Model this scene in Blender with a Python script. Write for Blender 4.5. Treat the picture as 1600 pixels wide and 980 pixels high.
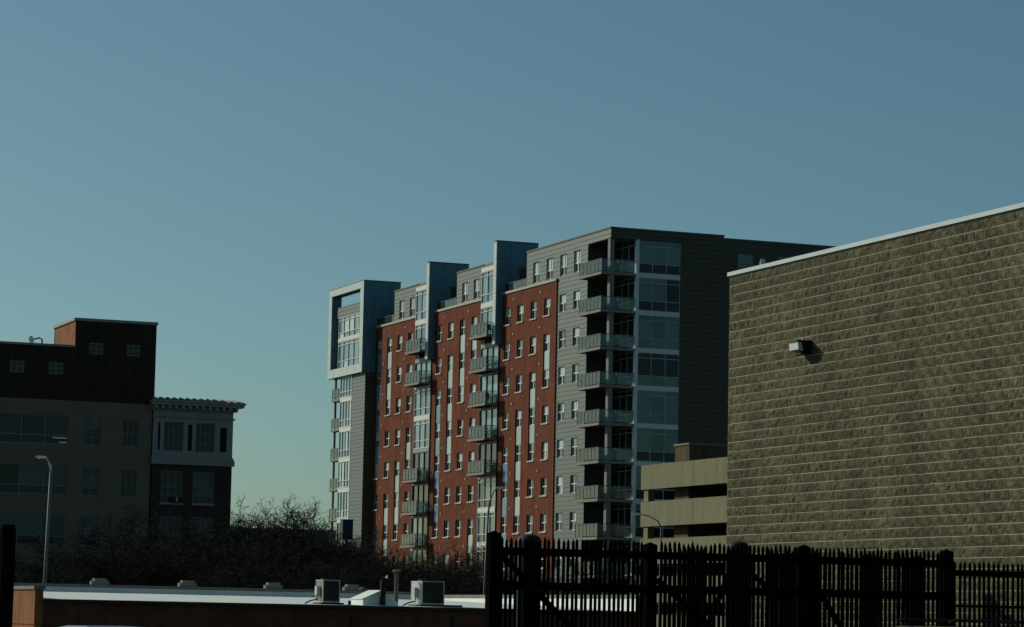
import bpy, math, random
from mathutils import Matrix, Vector
random.seed(7)
for o in list(bpy.data.objects): bpy.data.objects.remove(o)
scn = bpy.context.scene
COL = scn.collection

# ------------------------------------------------------------------ camera
# world grid: +y runs up the street (away), +x runs across it to the right, z up
FPX, YAW, PITCH, ROLL = 4439.7, 0.37927, 0.106902, 0.020012
CAM = Vector((0, 0, 1.7))
_f = Vector((math.sin(YAW)*math.cos(PITCH), math.cos(YAW)*math.cos(PITCH), math.sin(PITCH)))
_r0 = Vector((math.cos(YAW), -math.sin(YAW), 0)); _u0 = _r0.cross(_f)
_r = _r0*math.cos(ROLL) + _u0*math.sin(ROLL); _u = _u0*math.cos(ROLL) - _r0*math.sin(ROLL)
cd = bpy.data.cameras.new('camera'); cam = bpy.data.objects.new('camera', cd); COL.objects.link(cam)
cd.sensor_fit = 'HORIZONTAL'; cd.sensor_width = 36; cd.lens = FPX*36/1600; cd.clip_start = .5; cd.clip_end = 6000
mw = Matrix.Identity(4)
for i in range(3):
    mw[i][0] = _r[i]; mw[i][1] = _u[i]; mw[i][2] = -_f[i]; mw[i][3] = CAM[i]
cam.matrix_world = mw; scn.camera = cam

# ------------------------------------------------------------------ sky, sun, exposure
SUN = Vector((-.32, .45, .27)).normalized()          # towards the sun
SUN_EL = math.asin(SUN.z); SUN_AZ = math.atan2(SUN.x, SUN.y)   # azimuth from +y, clockwise
w = bpy.data.worlds.new('World'); scn.world = w; w.use_nodes = True
nt = w.node_tree; bg = nt.nodes['Background']
sky = nt.nodes.new('ShaderNodeTexSky'); sky.sky_type = 'NISHITA'; sky.sun_disc = False
sky.sun_elevation = SUN_EL; sky.sun_rotation = SUN_AZ
sky.altitude = 200; sky.air_density = .82; sky.dust_density = 1.2; sky.ozone_density = 6.0
tint = nt.nodes.new('ShaderNodeMix'); tint.data_type = 'RGBA'; tint.blend_type = 'MULTIPLY'
tint.inputs[0].default_value = 1; tint.inputs[7].default_value = (.885, 1.0, .745, 1)
nt.links.new(sky.outputs[0], tint.inputs[6]); nt.links.new(tint.outputs[2], bg.inputs[0])
bg.inputs[1].default_value = .11
sd = bpy.data.lights.new('sun', 'SUN'); so = bpy.data.objects.new('sun', sd); COL.objects.link(so)
sd.energy = 4.6; sd.angle = math.radians(.5); sd.color = (.99, .98, .82)
so.rotation_euler = SUN.to_track_quat('Z', 'Y').to_euler(); so.location = (-40, 60, 60)
scn.view_settings.view_transform = 'Standard'; scn.view_settings.look = 'None'
scn.view_settings.gamma = 1; scn.view_settings.exposure = -.6

# ------------------------------------------------------------------ materials
MATS = {}
def mat(name, c, c2=None, scale=2., rough=.8, metal=0., bump=0., bscale=None, spec=.2, rnd=0., island=False, detail=4., coat=0., stretch=None, ior=None, stain=0):
    if name in MATS: return MATS[name]
    m = bpy.data.materials.new(name); m.use_nodes = True; MATS[name] = m
    t = m.node_tree; b = t.nodes['Principled BSDF']
    b.inputs['Roughness'].default_value = rough; b.inputs['Metallic'].default_value = metal
    b.inputs['Specular IOR Level'].default_value = spec; b.inputs['Coat Weight'].default_value = coat
    if ior: b.inputs['IOR'].default_value = ior
    b.inputs['Base Color'].default_value = (*c, 1)
    tc = t.nodes.new('ShaderNodeTexCoord'); co = tc.outputs['Object']
    if stretch:
        mp = t.nodes.new('ShaderNodeMapping'); mp.inputs['Scale'].default_value = stretch
        t.links.new(co, mp.inputs[0]); co = mp.outputs[0]
    col = None
    if c2:
        n = t.nodes.new('ShaderNodeTexNoise'); n.inputs['Scale'].default_value = scale; n.inputs['Detail'].default_value = detail
        n.inputs['Roughness'].default_value = .65
        t.links.new(co, n.inputs['Vector'])
        cr = t.nodes.new('ShaderNodeValToRGB'); cr.color_ramp.elements[0].position = .32; cr.color_ramp.elements[1].position = .68
        cr.color_ramp.elements[0].color = (*c, 1); cr.color_ramp.elements[1].color = (*c2, 1)
        t.links.new(n.outputs['Fac'], cr.inputs[0]); col = cr.outputs[0]
    if rnd:
        oi = t.nodes.new('ShaderNodeObjectInfo'); v = oi.outputs['Random']
        if island:
            g = t.nodes.new('ShaderNodeNewGeometry'); ad = t.nodes.new('ShaderNodeMath'); ad.operation = 'ADD'
            t.links.new(v, ad.inputs[0]); t.links.new(g.outputs['Random Per Island'], ad.inputs[1])
            fr = t.nodes.new('ShaderNodeMath'); fr.operation = 'FRACT'; t.links.new(ad.outputs[0], fr.inputs[0]); v = fr.outputs[0]
        mr = t.nodes.new('ShaderNodeMapRange'); mr.inputs['To Min'].default_value = 1-rnd; mr.inputs['To Max'].default_value = 1+rnd
        t.links.new(v, mr.inputs['Value'])
        hs = t.nodes.new('ShaderNodeHueSaturation'); t.links.new(mr.outputs[0], hs.inputs['Value'])
        mr2 = t.nodes.new('ShaderNodeMapRange'); mr2.inputs['To Min'].default_value = .5-rnd*.10; mr2.inputs['To Max'].default_value = .5+rnd*.07
        wn = t.nodes.new('ShaderNodeTexWhiteNoise'); wn.noise_dimensions = '1D'; t.links.new(v, wn.inputs['W'])
        t.links.new(wn.outputs['Value'], mr2.inputs['Value']); t.links.new(mr2.outputs[0], hs.inputs['Hue'])
        if col: t.links.new(col, hs.inputs['Color'])
        else: hs.inputs['Color'].default_value = (*c, 1)
        col = hs.outputs[0]
    if stain and col:
        g2 = t.nodes.new('ShaderNodeNewGeometry'); mp2 = t.nodes.new('ShaderNodeMapping'); mp2.inputs['Scale'].default_value = (.5, .5, .16)
        t.links.new(g2.outputs['Position'], mp2.inputs[0])
        n3 = t.nodes.new('ShaderNodeTexNoise'); n3.inputs['Scale'].default_value = 1.6; n3.inputs['Detail'].default_value = 5; t.links.new(mp2.outputs[0], n3.inputs['Vector'])
        m3 = t.nodes.new('ShaderNodeMapRange'); m3.inputs['From Min'].default_value = .35; m3.inputs['From Max'].default_value = .65
        m3.inputs['To Min'].default_value = 1-stain; m3.inputs['To Max'].default_value = 1+stain; t.links.new(n3.outputs['Fac'], m3.inputs['Value'])
        h3 = t.nodes.new('ShaderNodeHueSaturation'); t.links.new(m3.outputs[0], h3.inputs['Value']); t.links.new(col, h3.inputs['Color']); col = h3.outputs[0]
    if col: t.links.new(col, b.inputs['Base Color'])
    if bump:
        n2 = t.nodes.new('ShaderNodeTexNoise'); n2.inputs['Scale'].default_value = bscale or scale*6; n2.inputs['Detail'].default_value = 5
        t.links.new(co, n2.inputs['Vector'])
        bp = t.nodes.new('ShaderNodeBump'); bp.inputs['Strength'].default_value = bump; bp.inputs['Distance'].default_value = .03
        t.links.new(n2.outputs['Fac'], bp.inputs['Height']); t.links.new(bp.outputs[0], b.inputs['Normal'])
    return m
def brickmat(name, c, c2, mortar, w=.21, h=.075, rough=.9):
    m = mat(name, c, rough=rough, spec=.06); t = m.node_tree; b = t.nodes['Principled BSDF']
    tc = t.nodes.new('ShaderNodeTexCoord'); sx = t.nodes.new('ShaderNodeSeparateXYZ'); t.links.new(tc.outputs['Object'], sx.inputs[0])
    ad = t.nodes.new('ShaderNodeMath'); t.links.new(sx.outputs[0], ad.inputs[0]); t.links.new(sx.outputs[1], ad.inputs[1])
    cx = t.nodes.new('ShaderNodeCombineXYZ'); t.links.new(ad.outputs[0], cx.inputs[0]); t.links.new(sx.outputs[2], cx.inputs[1])
    br = t.nodes.new('ShaderNodeTexBrick'); t.links.new(cx.outputs[0], br.inputs['Vector'])
    br.inputs['Scale'].default_value = 1; br.inputs['Brick Width'].default_value = w; br.inputs['Row Height'].default_value = h
    br.inputs['Mortar Size'].default_value = .006; br.inputs['Color1'].default_value = (*c, 1); br.inputs['Color2'].default_value = (*c2, 1)
    br.inputs['Mortar'].default_value = (*mortar, 1)
    n = t.nodes.new('ShaderNodeTexNoise'); n.inputs['Scale'].default_value = .7; n.inputs['Detail'].default_value = 6; n.inputs['Roughness'].default_value = .7
    t.links.new(tc.outputs['Object'], n.inputs['Vector'])
    mr = t.nodes.new('ShaderNodeMapRange'); mr.inputs['From Min'].default_value = .3; mr.inputs['From Max'].default_value = .7
    mr.inputs['To Min'].default_value = .78; mr.inputs['To Max'].default_value = 1.2; t.links.new(n.outputs['Fac'], mr.inputs['Value'])
    mp = t.nodes.new('ShaderNodeMapping'); mp.inputs['Scale'].default_value = (3, 3, .35); t.links.new(tc.outputs['Object'], mp.inputs[0])
    n4 = t.nodes.new('ShaderNodeTexNoise'); n4.inputs['Scale'].default_value = 1; n4.inputs['Detail'].default_value = 6; t.links.new(mp.outputs[0], n4.inputs['Vector'])
    mr4 = t.nodes.new('ShaderNodeMapRange'); mr4.inputs['From Min'].default_value = .3; mr4.inputs['From Max'].default_value = .7
    mr4.inputs['To Min'].default_value = .8; mr4.inputs['To Max'].default_value = 1.2; t.links.new(n4.outputs['Fac'], mr4.inputs['Value'])
    mu = t.nodes.new('ShaderNodeMath'); mu.operation = 'MULTIPLY'; t.links.new(mr.outputs[0], mu.inputs[0]); t.links.new(mr4.outputs[0], mu.inputs[1])
    hs = t.nodes.new('ShaderNodeHueSaturation'); t.links.new(br.outputs['Color'], hs.inputs['Color']); t.links.new(mu.outputs[0], hs.inputs['Value'])
    t.links.new(hs.outputs[0], b.inputs['Base Color'])
    return m
def glassmat(name, tintc, diff=.08):
    """railing glass: clear tinted sheet, mirror-like at a glancing angle, slightly milky"""
    m = bpy.data.materials.new(name); m.use_nodes = True; MATS[name] = m
    t = m.node_tree; out = t.nodes['Material Output']; t.nodes.remove(t.nodes['Principled BSDF'])
    tr = t.nodes.new('ShaderNodeBsdfTransparent'); tr.inputs[0].default_value = (.78, .91, .89, 1)
    df = t.nodes.new('ShaderNodeBsdfDiffuse'); df.inputs[0].default_value = (*tintc, 1)
    gl = t.nodes.new('ShaderNodeBsdfGlossy'); gl.inputs[0].default_value = (1, 1, 1, 1); gl.inputs[1].default_value = .05
    fr = t.nodes.new('ShaderNodeFresnel'); fr.inputs[0].default_value = 1.36
    m1 = t.nodes.new('ShaderNodeMixShader'); m1.inputs[0].default_value = diff
    m2 = t.nodes.new('ShaderNodeMixShader')
    t.links.new(tr.outputs[0], m1.inputs[1]); t.links.new(df.outputs[0], m1.inputs[2])
    t.links.new(fr.outputs[0], m2.inputs[0]); t.links.new(m1.outputs[0], m2.inputs[1]); t.links.new(gl.outputs[0], m2.inputs[2])
    t.links.new(m2.outputs[0], out.inputs[0])
    return m
M_BRICK = brickmat('red_brick', (.170, .050, .026), (.14, .039, .021), (.12, .055, .037))
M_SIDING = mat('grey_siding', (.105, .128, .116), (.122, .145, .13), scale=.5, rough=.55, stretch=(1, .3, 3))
M_ENDSIDING = mat('shaded_siding', (.072, .064, .046), (.086, .077, .057), scale=.5, rough=.6)  # shaded copy of the grey siding, shade put into the base colour
M_COPING = mat('pale_coping', (.36, .34, .29), (.42, .40, .35), scale=1.5, rough=.7)
M_CAPDARK = mat('dark_metal_cap', (.10, .11, .11), rough=.5)
M_FIN = mat('blue_metal_panel', (.075, .175, .225), (.09, .21, .265), scale=.6, rough=.45)
M_FINEDGE = mat('pale_metal_panel', (.44, .50, .49), (.50, .56, .55), scale=.8, rough=.5)
M_WHITE = mat('white_frame', (.62, .63, .60), rough=.5)
M_DARKF = mat('dark_frame', (.03, .035, .04), rough=.4)
M_STEEL = mat('grey_steel_frame', (.23, .26, .29), rough=.5)
M_GLASS = mat('dark_window_glass', (.014, .022, .026), rough=.04, ior=1.7, rnd=.3)
M_GLASSB = mat('bluish_window_glass', (.045, .10, .125), rough=.03, ior=2.3, rnd=.25)
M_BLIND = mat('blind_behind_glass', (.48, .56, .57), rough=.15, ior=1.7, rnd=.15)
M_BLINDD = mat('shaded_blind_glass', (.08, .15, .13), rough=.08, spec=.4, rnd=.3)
M_INFW = mat('pale_infill', (.40, .48, .47), rough=.3, rnd=.1)
M_INFB = mat('blue_infill', (.15, .25, .34), rough=.3, rnd=.12)
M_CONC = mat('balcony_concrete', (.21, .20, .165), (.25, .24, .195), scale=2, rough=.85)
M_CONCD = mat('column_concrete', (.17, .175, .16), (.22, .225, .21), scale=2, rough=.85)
M_SLABSHADE = mat('underside_shade', (.045, .042, .035), rough=.9)  # dark tone that paints the shade beneath balcony slabs
M_BGLASS = glassmat('green_railing_glass', (.30, .45, .45))
M_RAIL = mat('railing_metal', (.08, .09, .095), rough=.45, metal=.3)
M_DARKIN = mat('dark_interior', (.02, .02, .02), rough=.9)
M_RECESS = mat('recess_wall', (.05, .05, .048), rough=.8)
M_ROOF = mat('grey_roof', (.2, .2, .2), (.25, .25, .25), scale=.5)
M_MORTAR = mat('tan_mortar', (.40, .39, .28), (.32, .31, .22), scale=6, rough=.95)
M_BLOCK = mat('split_face_block', (.041, .038, .020), (.138, .123, .065), scale=8, rough=.95, bump=1.0, bscale=34, stain=.2, rnd=.2, island=True)
M_CAPW = mat('white_metal_cap', (.47, .53, .55), (.52, .58, .60), scale=1, rough=.4)
M_GARAGE = mat('tan_precast', (.15, .14, .08), (.205, .192, .115), scale=1.6, rough=.85, stretch=(1, 1, .25))
M_GBRICK = brickmat('tan_brick', (.11, .078, .04), (.09, .065, .034), (.1, .08, .05))
M_DKBRICK = brickmat('shaded_dark_brick', (.052, .035, .025), (.043, .028, .02), (.048, .037, .028))  # dark brick, with the shade on its walls also in the colour
M_SUNBRICK = brickmat('sunlit_brick', (.285, .112, .048), (.24, .094, .04), (.19, .11, .065))  # lit copy for sun-facing brick walls, sunlight put into the colour
M_STUCCO = mat('brown_stucco', (.175, .132, .09), (.205, .157, .108), scale=.8, rough=.95)
M_TERRA = mat('pale_terracotta', (.25, .24, .21), (.30, .29, .255), scale=1.5, rough=.85)
M_PINK = brickmat('dull_red_brick', (.075, .04, .032), (.06, .032, .027), (.075, .06, .05))
M_GLASSC = mat('sky_reflection_glass', (.14, .235, .29), rough=.03, ior=2.2, rnd=.2)  # pale blue base paints the sky's reflection into the panes
M_OGLASS = mat('old_window_glass', (.008, .012, .012), rough=.1, spec=.25, rnd=.3)
M_OBLIND = mat('drawn_shade', (.075, .098, .085), rough=.3, spec=.2, rnd=.35)
M_OWIN = mat('old_window_frame', (.21, .22, .205), rough=.6)
M_ROOFW = mat('white_membrane', (.78, .80, .76), (.70, .73, .69), scale=.7, rough=.75)
M_ROOFTRIM = mat('dark_gutter', (.03, .032, .03), rough=.6)
M_LOWBRICK = brickmat('shaded_red_brick', (.135, .055, .036), (.11, .043, .028), (.08, .05, .035))  # low building's brick with the shade of its walls in the colour
M_PARA = mat('grey_stone_coping', (.16, .15, .13), (.21, .20, .17), scale=2, rough=.9)
M_ACW = mat('pale_ac_casing', (.46, .48, .45), (.40, .42, .39), scale=2, rough=.5)
M_ACD = mat('dark_coil', (.03, .033, .03), rough=.8)
M_FENCE = mat('black_stained_wood', (.0035, .0035, .0035), (.006, .006, .006), scale=8, rough=.9, spec=.0, stretch=(1, 1, .1))
M_GALV = mat('galvanised_steel', (.36, .38, .37), (.44, .45, .44), scale=3, rough=.45, metal=.35)
M_POLE = mat('weathered_pole', (.10, .12, .115), (.13, .15, .145), scale=3, rough=.6)
M_LAMPW = mat('milky_lens', (.62, .66, .64), rough=.3)
M_BRONZE = mat('dark_bronze', (.02, .019, .018), rough=.5, metal=.3)
M_BARK = mat('grey_brown_bark', (.03, .027, .022), (.045, .04, .033), scale=6, rough=.95)
M_TWIG = mat('dark_twig', (.015, .014, .011), (.027, .024, .019), scale=3, rough=.95)
M_ASPH = mat('asphalt', (.045, .045, .046), (.058, .058, .058), scale=.6, rough=.95)
M_GROUND = mat('dull_winter_ground', (.06, .058, .04), (.08, .075, .05), scale=.15, rough=1)
M_KERB = mat('concrete_kerb', (.3, .29, .27), rough=.9)
M_TANK = mat('dark_blue_plastic', (.012, .022, .03), rough=.7, spec=.25)

# ------------------------------------------------------------------ mesh helpers
ORG = {}
class MB:
    def __init__(s): s.v = []; s.f = []; s.sm = False
    def quad(s, *p):
        i = len(s.v); s.v += [tuple(q) for q in p]; s.f.append(tuple(range(i, i+len(p)))); return s
    def box(s, x0, x1, y0, y1, z0, z1):
        i = len(s.v)
        s.v += [(x0,y0,z0),(x1,y0,z0),(x1,y1,z0),(x0,y1,z0),(x0,y0,z1),(x1,y0,z1),(x1,y1,z1),(x0,y1,z1)]
        s.f += [tuple(i+k for k in q) for q in ((3,2,1,0),(4,5,6,7),(0,1,5,4),(1,2,6,5),(2,3,7,6),(3,0,4,7))]; return s
    def prism(s, pts, d):                       # closed polygon pts (3D list) extruded by vector d
        n = len(pts); i = len(s.v); d = Vector(d)
        s.v += [tuple(p) for p in pts] + [tuple(Vector(p)+d) for p in pts]
        s.f.append(tuple(i+k for k in range(n-1, -1, -1))); s.f.append(tuple(i+n+k for k in range(n)))
        for k in range(n): s.f.append((i+k, i+(k+1) % n, i+n+(k+1) % n, i+n+k))
        return s
    def tube(s, pts, rad, n=8, caps=True):
        rings = []
        pts = [Vector(p) for p in pts]
        for k, p in enumerate(pts):
            d = (pts[min(k+1, len(pts)-1)] - pts[max(k-1, 0)]).normalized()
            a = d.orthogonal().normalized() if abs(d.z) > .9 or True else None
            ref = Vector((0, 0, 1)) if abs(d.z) < .9 else Vector((0, 1, 0))
            a = d.cross(ref).normalized(); b = d.cross(a).normalized()
            r = rad[k] if isinstance(rad, (list, tuple)) else rad
            rings.append(len(s.v))
            for q in range(n):
                an = 2*math.pi*q/n; s.v.append(tuple(p + a*math.cos(an)*r + b*math.sin(an)*r))
        for k in range(len(rings)-1):
            for q in range(n):
                s.f.append((rings[k]+q, rings[k]+(q+1) % n, rings[k+1]+(q+1) % n, rings[k+1]+q))
        if caps:
            s.f.append(tuple(rings[0]+q for q in range(n-1, -1, -1))); s.f.append(tuple(rings[-1]+q for q in range(n)))
        return s
    def mesh(s, name, m, org=(0, 0, 0)):
        me = bpy.data.meshes.new(name)
        me.from_pydata([(a-org[0], b-org[1], c-org[2]) for a, b, c in s.v], [], s.f)
        me.materials.append(m); me.update()
        if s.sm:
            for p in me.polygons: p.use_smooth = True
        return me
def put(name, me, parent=None, at=(0, 0, 0), rz=0, sc=None):
    o = bpy.data.objects.new(name, me); COL.objects.link(o); at = Vector(at); ORG[o.name] = at
    if parent: o.parent = parent; o.location = at - ORG[parent.name]
    else: o.location = at
    o.rotation_euler.z = rz
    if sc: o.scale = sc
    return o
def build(mb, name, m, parent=None, org=None):
    if org is None:
        if parent: org = ORG[parent.name]
        else:
            n = len(mb.v); org = (sum(v[0] for v in mb.v)/n, sum(v[1] for v in mb.v)/n, min(v[2] for v in mb.v))
    return put(name, mb.mesh(name, m, org), parent, org)
def thing(name, label, cat, loc, group=None):
    o = put(name, None, None, loc); o['label'] = label; o['category'] = cat
    if group: o['group'] = group
    return o
def tag(o, label=None, cat=None, group=None, kind=None):
    if label: o['label'] = label
    if cat: o['category'] = cat
    if group: o['group'] = group
    if kind: o['kind'] = kind
    return o
# points on known planes, from the surveyed picture positions
def ray(px, py): return _f + _r*((px-800)/FPX) - _u*((py-490)/FPX)
def on_x(px, py, X): d = ray(px, py); return CAM + d*((X-CAM.x)/d.x)
def on_y(px, py, Y): d = ray(px, py); return CAM + d*((Y-CAM.y)/d.y)
def at_d(px, py, D): return CAM + ray(px, py)*D
def project(p):
    q = Vector(p)-CAM; return 800+FPX*q.dot(_r)/q.dot(_f), 490-FPX*q.dot(_u)/q.dot(_f), q.dot(_f)

def W(axis, plane, off, u, z):                  # off > 0 is outwards (towards -x or -y)
    return (plane-off, u, z) if axis == 'x' else (u, plane-off, z)
def wall(axis, plane, u0, u1, z0, z1, holes=(), reveal=.2, course=None, lip=.03, mb=None):
    mb = mb or MB()
    us = sorted({u0, u1, *[h for q in holes for h in q[:2] if u0 < h < u1]})
    zs = {z0, z1, *[h for q in holes for h in q[2:4] if z0 < h < z1]}
    if course:
        k = math.ceil(z0/course)
        while k*course < z1: zs.add(round(k*course, 5)); k += 1
    zs = sorted(zs)
    def off(z, up):
        if not course: return 0
        t = (z/course) % 1
        if t < 1e-3 or t > 1-1e-3: t = 0 if up else 1
        return lip*(1-t)
    for i in range(len(us)-1):
        for j in range(len(zs)-1):
            um = (us[i]+us[i+1])/2; zm = (zs[j]+zs[j+1])/2
            if any(h[0] < um < h[1] and h[2] < zm < h[3] for h in holes): continue
            a, b, c, d = zs[j], zs[j+1], off(zs[j], True), off(zs[j+1], False)
            mb.quad(W(axis, plane, c, us[i], a), W(axis, plane, c, us[i+1], a), W(axis, plane, d, us[i+1], b), W(axis, plane, d, us[i], b))
            if course and c > lip*.9: mb.quad(W(axis, plane, 0, us[i], a), W(axis, plane, 0, us[i+1], a), W(axis, plane, c, us[i+1], a), W(axis, plane, c, us[i], a))
    for (a, b, c, d) in [h[:4] for h in holes]:
        c = max(c, z0); d = min(d, z1); l = lip if course else 0
        mb.quad(W(axis, plane, l, a, c), W(axis, plane, l, a, d), W(axis, plane, -reveal, a, d), W(axis, plane, -reveal, a, c))
        mb.quad(W(axis, plane, l, b, c), W(axis, plane, l, b, d), W(axis, plane, -reveal, b, d), W(axis, plane, -reveal, b, c))
        mb.quad(W(axis, plane, l, a, c), W(axis, plane, l, b, c), W(axis, plane, -reveal, b, c), W(axis, plane, -reveal, a, c))
        mb.quad(W(axis, plane, l, a, d), W(axis, plane, l, b, d), W(axis, plane, -reveal, b, d), W(axis, plane, -reveal, a, d))
    return mb
def abox(mb, axis, plane, o0, o1, u0, u1, z0, z1):  # box by outward offsets
    if axis == 'x': return mb.box(plane-o1, plane-o0, u0, u1, z0, z1)
    return mb.box(u0, u1, plane-o1, plane-o0, z0, z1)
def window(parent, axis, plane, u0, u1, z0, z1, rec, us, zs, fm, panes, bar=.05, fr=.07, name='window', depth=.06):
    """framed window: us / zs are the inner bar positions (fractions); panes(i, j) gives each pane's material"""
    mb = MB(); p = plane+rec; zc = (z0+z1)/2; uc = (u0+u1)/2
    abox(mb, axis, p, 0, depth, u0, u0+fr, z0, z1); abox(mb, axis, p, 0, depth, u1-fr, u1, z0, z1)
    abox(mb, axis, p, 0, depth, u0+fr, u1-fr, z0, z0+fr); abox(mb, axis, p, 0, depth, u0+fr, u1-fr, z1-fr, z1)
    U = [u0+fr-bar/2] + [u0+(u1-u0)*t for t in us] + [u1-fr+bar/2]; Z = [z0+fr-bar/2] + [z0+(z1-z0)*t for t in zs] + [z1-fr+bar/2]
    for u in U[1:-1]: abox(mb, axis, p, .003, depth-.004, u-bar/2, u+bar/2, z0+fr, z1-fr)
    for z in Z[1:-1]: abox(mb, axis, p, .005, depth-.002, u0+fr, u1-fr, z-bar/2, z+bar/2)
    org = W(axis, p, 0, uc, z0); o = build(mb, name, fm, parent, org)
    for i in range(len(U)-1):
        for j in range(len(Z)-1):
            pm = panes(i, j)
            if pm is None: continue
            q = MB(); a, b, c, d = U[i]+bar/2, U[i+1]-bar/2, Z[j]+bar/2, Z[j+1]-bar/2
            abox(q, axis, p, -.02, .012, a, b, c, d)
            build(q, 'pane', pm, o, W(axis, p, 0, (a+b)/2, c))
    return o
def copytree(o, parent, at):
    c = o.copy(); COL.objects.link(c); at = Vector(at); ORG[c.name] = at
    c.parent = parent; c.location = at - (ORG[parent.name] if parent else Vector((0, 0, 0)))
    for ch in o.children:
        d = ch.copy(); COL.objects.link(d); d.parent = c; ORG[d.name] = at + ch.location
    return c

# ================================================================== SETTING
def gz(y):                                      # the lot drops about two metres beyond the fence
    t = min(1, max(0, (y-60)/20)); return -2.2*t*t*(3-2*t)
g = MB(); ys = [-300, -60, 0, 40, 58] + [60+2*k for k in range(11)] + [84, 100, 150, 300, 700, 1500, 3500]; xs = [-2500, -600, -200, -60, 0, 40, 100, 200, 600, 2500]
for i in range(len(ys)-1):
    for j in range(len(xs)-1):
        g.quad((xs[j], ys[i], gz(ys[i])), (xs[j+1], ys[i], gz(ys[i])), (xs[j+1], ys[i+1], gz(ys[i+1])), (xs[j], ys[i+1], gz(ys[i+1])))
tag(build(g, 'ground', M_GROUND, org=(0, 0, 0)), kind='structure')
pk = MB().quad((-60, -30, .006), (27.6, -30, .006), (27.6, 58, .006), (-60, 58, .006))
tag(build(pk, 'parking_lot', M_ASPH, org=(0, 0, 0)), kind='structure')
st = MB().quad((-300, 112, -2.19), (90, 112, -2.19), (90, 122, -2.19), (-300, 122, -2.19))
tag(build(st, 'road', M_ASPH, org=(0, 0, -2.2)), kind='structure')
for (a, b) in ((109.4, 112), (122, 125)):
    tag(build(MB().box(-300, 90, a, b, -2.2, -2.07), 'pavement', M_KERB), kind='structure')

# ================================================================== APARTMENT BUILDING
G0 = -2.2; XG = 91.72; XB = 91.6; YE = 208.8; S = 3.055; ZT = 33.4; CO = .382
apt = thing('apartment_building', 'tall red brick and grey clad apartment block with glass balconies and blue metal fins', 'building', (XG, YE, G0))
def fl(k): return 29.70-S*k                     # floor levels, k = 0 is the top storey's floor
SILL0, HEAD0 = 27.36, 28.86                     # brick row 0
BAYS = {'A': (219.77, 232.06, [230.9, 227.87, 224.84, 221.8]), 'B': (237.19, 249.3, [248.05, 245.02, 242.0, 238.98]), 'C': (254.4, 266.26, [265.1, 262.1, 259.08, 256.05])}
# vertical infill panels: (column, row) joins row to row+1 ; rows count down from the top
INF = {'A': [(3,1),(2,2),(2,3),(1,3),(1,4),(0,4),(0,5),(1,5),(0,6)],
       'B': [(2,0),(3,0),(1,1),(2,1),(0,2),(1,2),(1,3),(0,3),(0,4),(0,5),(3,6)],
       'C': [(0,0),(1,0),(0,1),(1,1),(0,2),(0,3),(3,3),(2,4),(1,5),(2,5),(0,6),(1,6)]}
BLUE = {'A': (0,), 'B': (0,), 'C': (0,)}
HW = .70
# shared double-hung window: white frame, meeting rail, centre bar, blind in the upper sash
def proto_win(kind):
    mb = MB(); hw, h, d = HW, 1.50, .06
    mb.box(-d, 0, -hw, -hw+.05, 0, h); mb.box(-d, 0, hw-.05, hw, 0, h)
    mb.box(-d, 0, -hw+.05, hw-.05, 0, .06); mb.box(-d, 0, -hw+.05, hw-.05, h-.06, h)
    mb.box(-d-.012, 0, -hw+.05, hw-.05, .71, .80); mb.box(-d+.004, -.002, -.05, .05, .06, .71); mb.box(-d+.02, -.002, -.035, .035, .80, h-.06)
    me = mb.mesh('window', M_WHITE); G, B = M_GLASS, M_BLIND
    ml = {0: (G, G, G, G), 1: (G, G, B, B), 2: (B, G, B, B), 3: (B, B, B, B), 4: (G, G, B, G), 5: (G, G, M_GLASSB, M_GLASSB)}[kind]
    ps = []
    for m, (a, b, c, e) in zip(ml, ((-hw+.05, -.05, .06, .71), (.05, hw-.05, .06, .71), (-hw+.05, -.035, .80, h-.06), (.035, hw-.05, .80, h-.06))):
        ps.append(MB().box(-.02, .02, a, b, c, e).mesh('pane', m))
    return me, ps
def pick_win(blind): return random.choice((1, 1, 1, 1, 1, 2, 3, 4, 5, 5)) if blind else random.choice((0, 0, 0, 5))
PW = [proto_win(q) for q in range(6)]
SILLM = MB().box(-.09, .12, -.76, .76, -.13, -.004).mesh('sill', M_COPING)
def put_win(y, z, plane, rec, kind, sill=True):
    me, ps = PW[kind]
    o = put('window', me, apt, (plane+rec, y, z))
    for p in ps: put('pane', p, o, (plane+rec, y, z))
    if sill: put('sill', SILLM, o, (plane, y, z))
INFM = {c: MB().box(-.03, .03, -HW, HW, 0, S-1.5).mesh('infill_panel', m) for c, m in (('w', M_INFW), ('b', M_INFB))}
VENT = MB().tube([(0, 0, 0), (-.07, 0, 0)], .11, 8).mesh('vent_cap', M_COPING)
NR = 9
for key, (ya, yb, cols) in BAYS.items():
    holes = []
    for ci, y in enumerate(cols):
        r = 0
        while r < NR:
            r2 = r
            while (ci, r2) in INF[key]: r2 += 1
            holes.append((y-HW, y+HW, SILL0-S*r2, HEAD0-S*r)); r = r2+1
    b = wall('x', XB, ya, yb, G0, 30.10, holes, reveal=.24)
    b.quad((XB, ya, G0), (XB+.5, ya, G0), (XB+.5, ya, 30.1), (XB, ya, 30.1))
    build(b, 'brick_wall', M_BRICK, apt)
    build(MB().box(XB-.1, XB+.35, ya-.04, yb-.002, 30.103, 30.30), 'coping', M_COPING, apt)
    for ci, y in enumerate(cols):
        for r in range(NR):
            blind = random.random() < (.95 if r < 5 else .12)
            put_win(y, SILL0-S*r, XB, .20, pick_win(blind), sill=(ci, r) not in INF[key])
            if (ci, r) in INF[key]:
                put('infill_panel', INFM['b' if ci in BLUE[key] else 'w'], apt, (XB+.12, y, HEAD0-S*(r+1)))
    for r in range(NR):
        for yy in (cols[0]-1.5, cols[2]-1.6):
            put('vent_cap', VENT, apt, (XB+.005, yy, HEAD0-S*r+.62+random.uniform(-.05, .05)))
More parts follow.
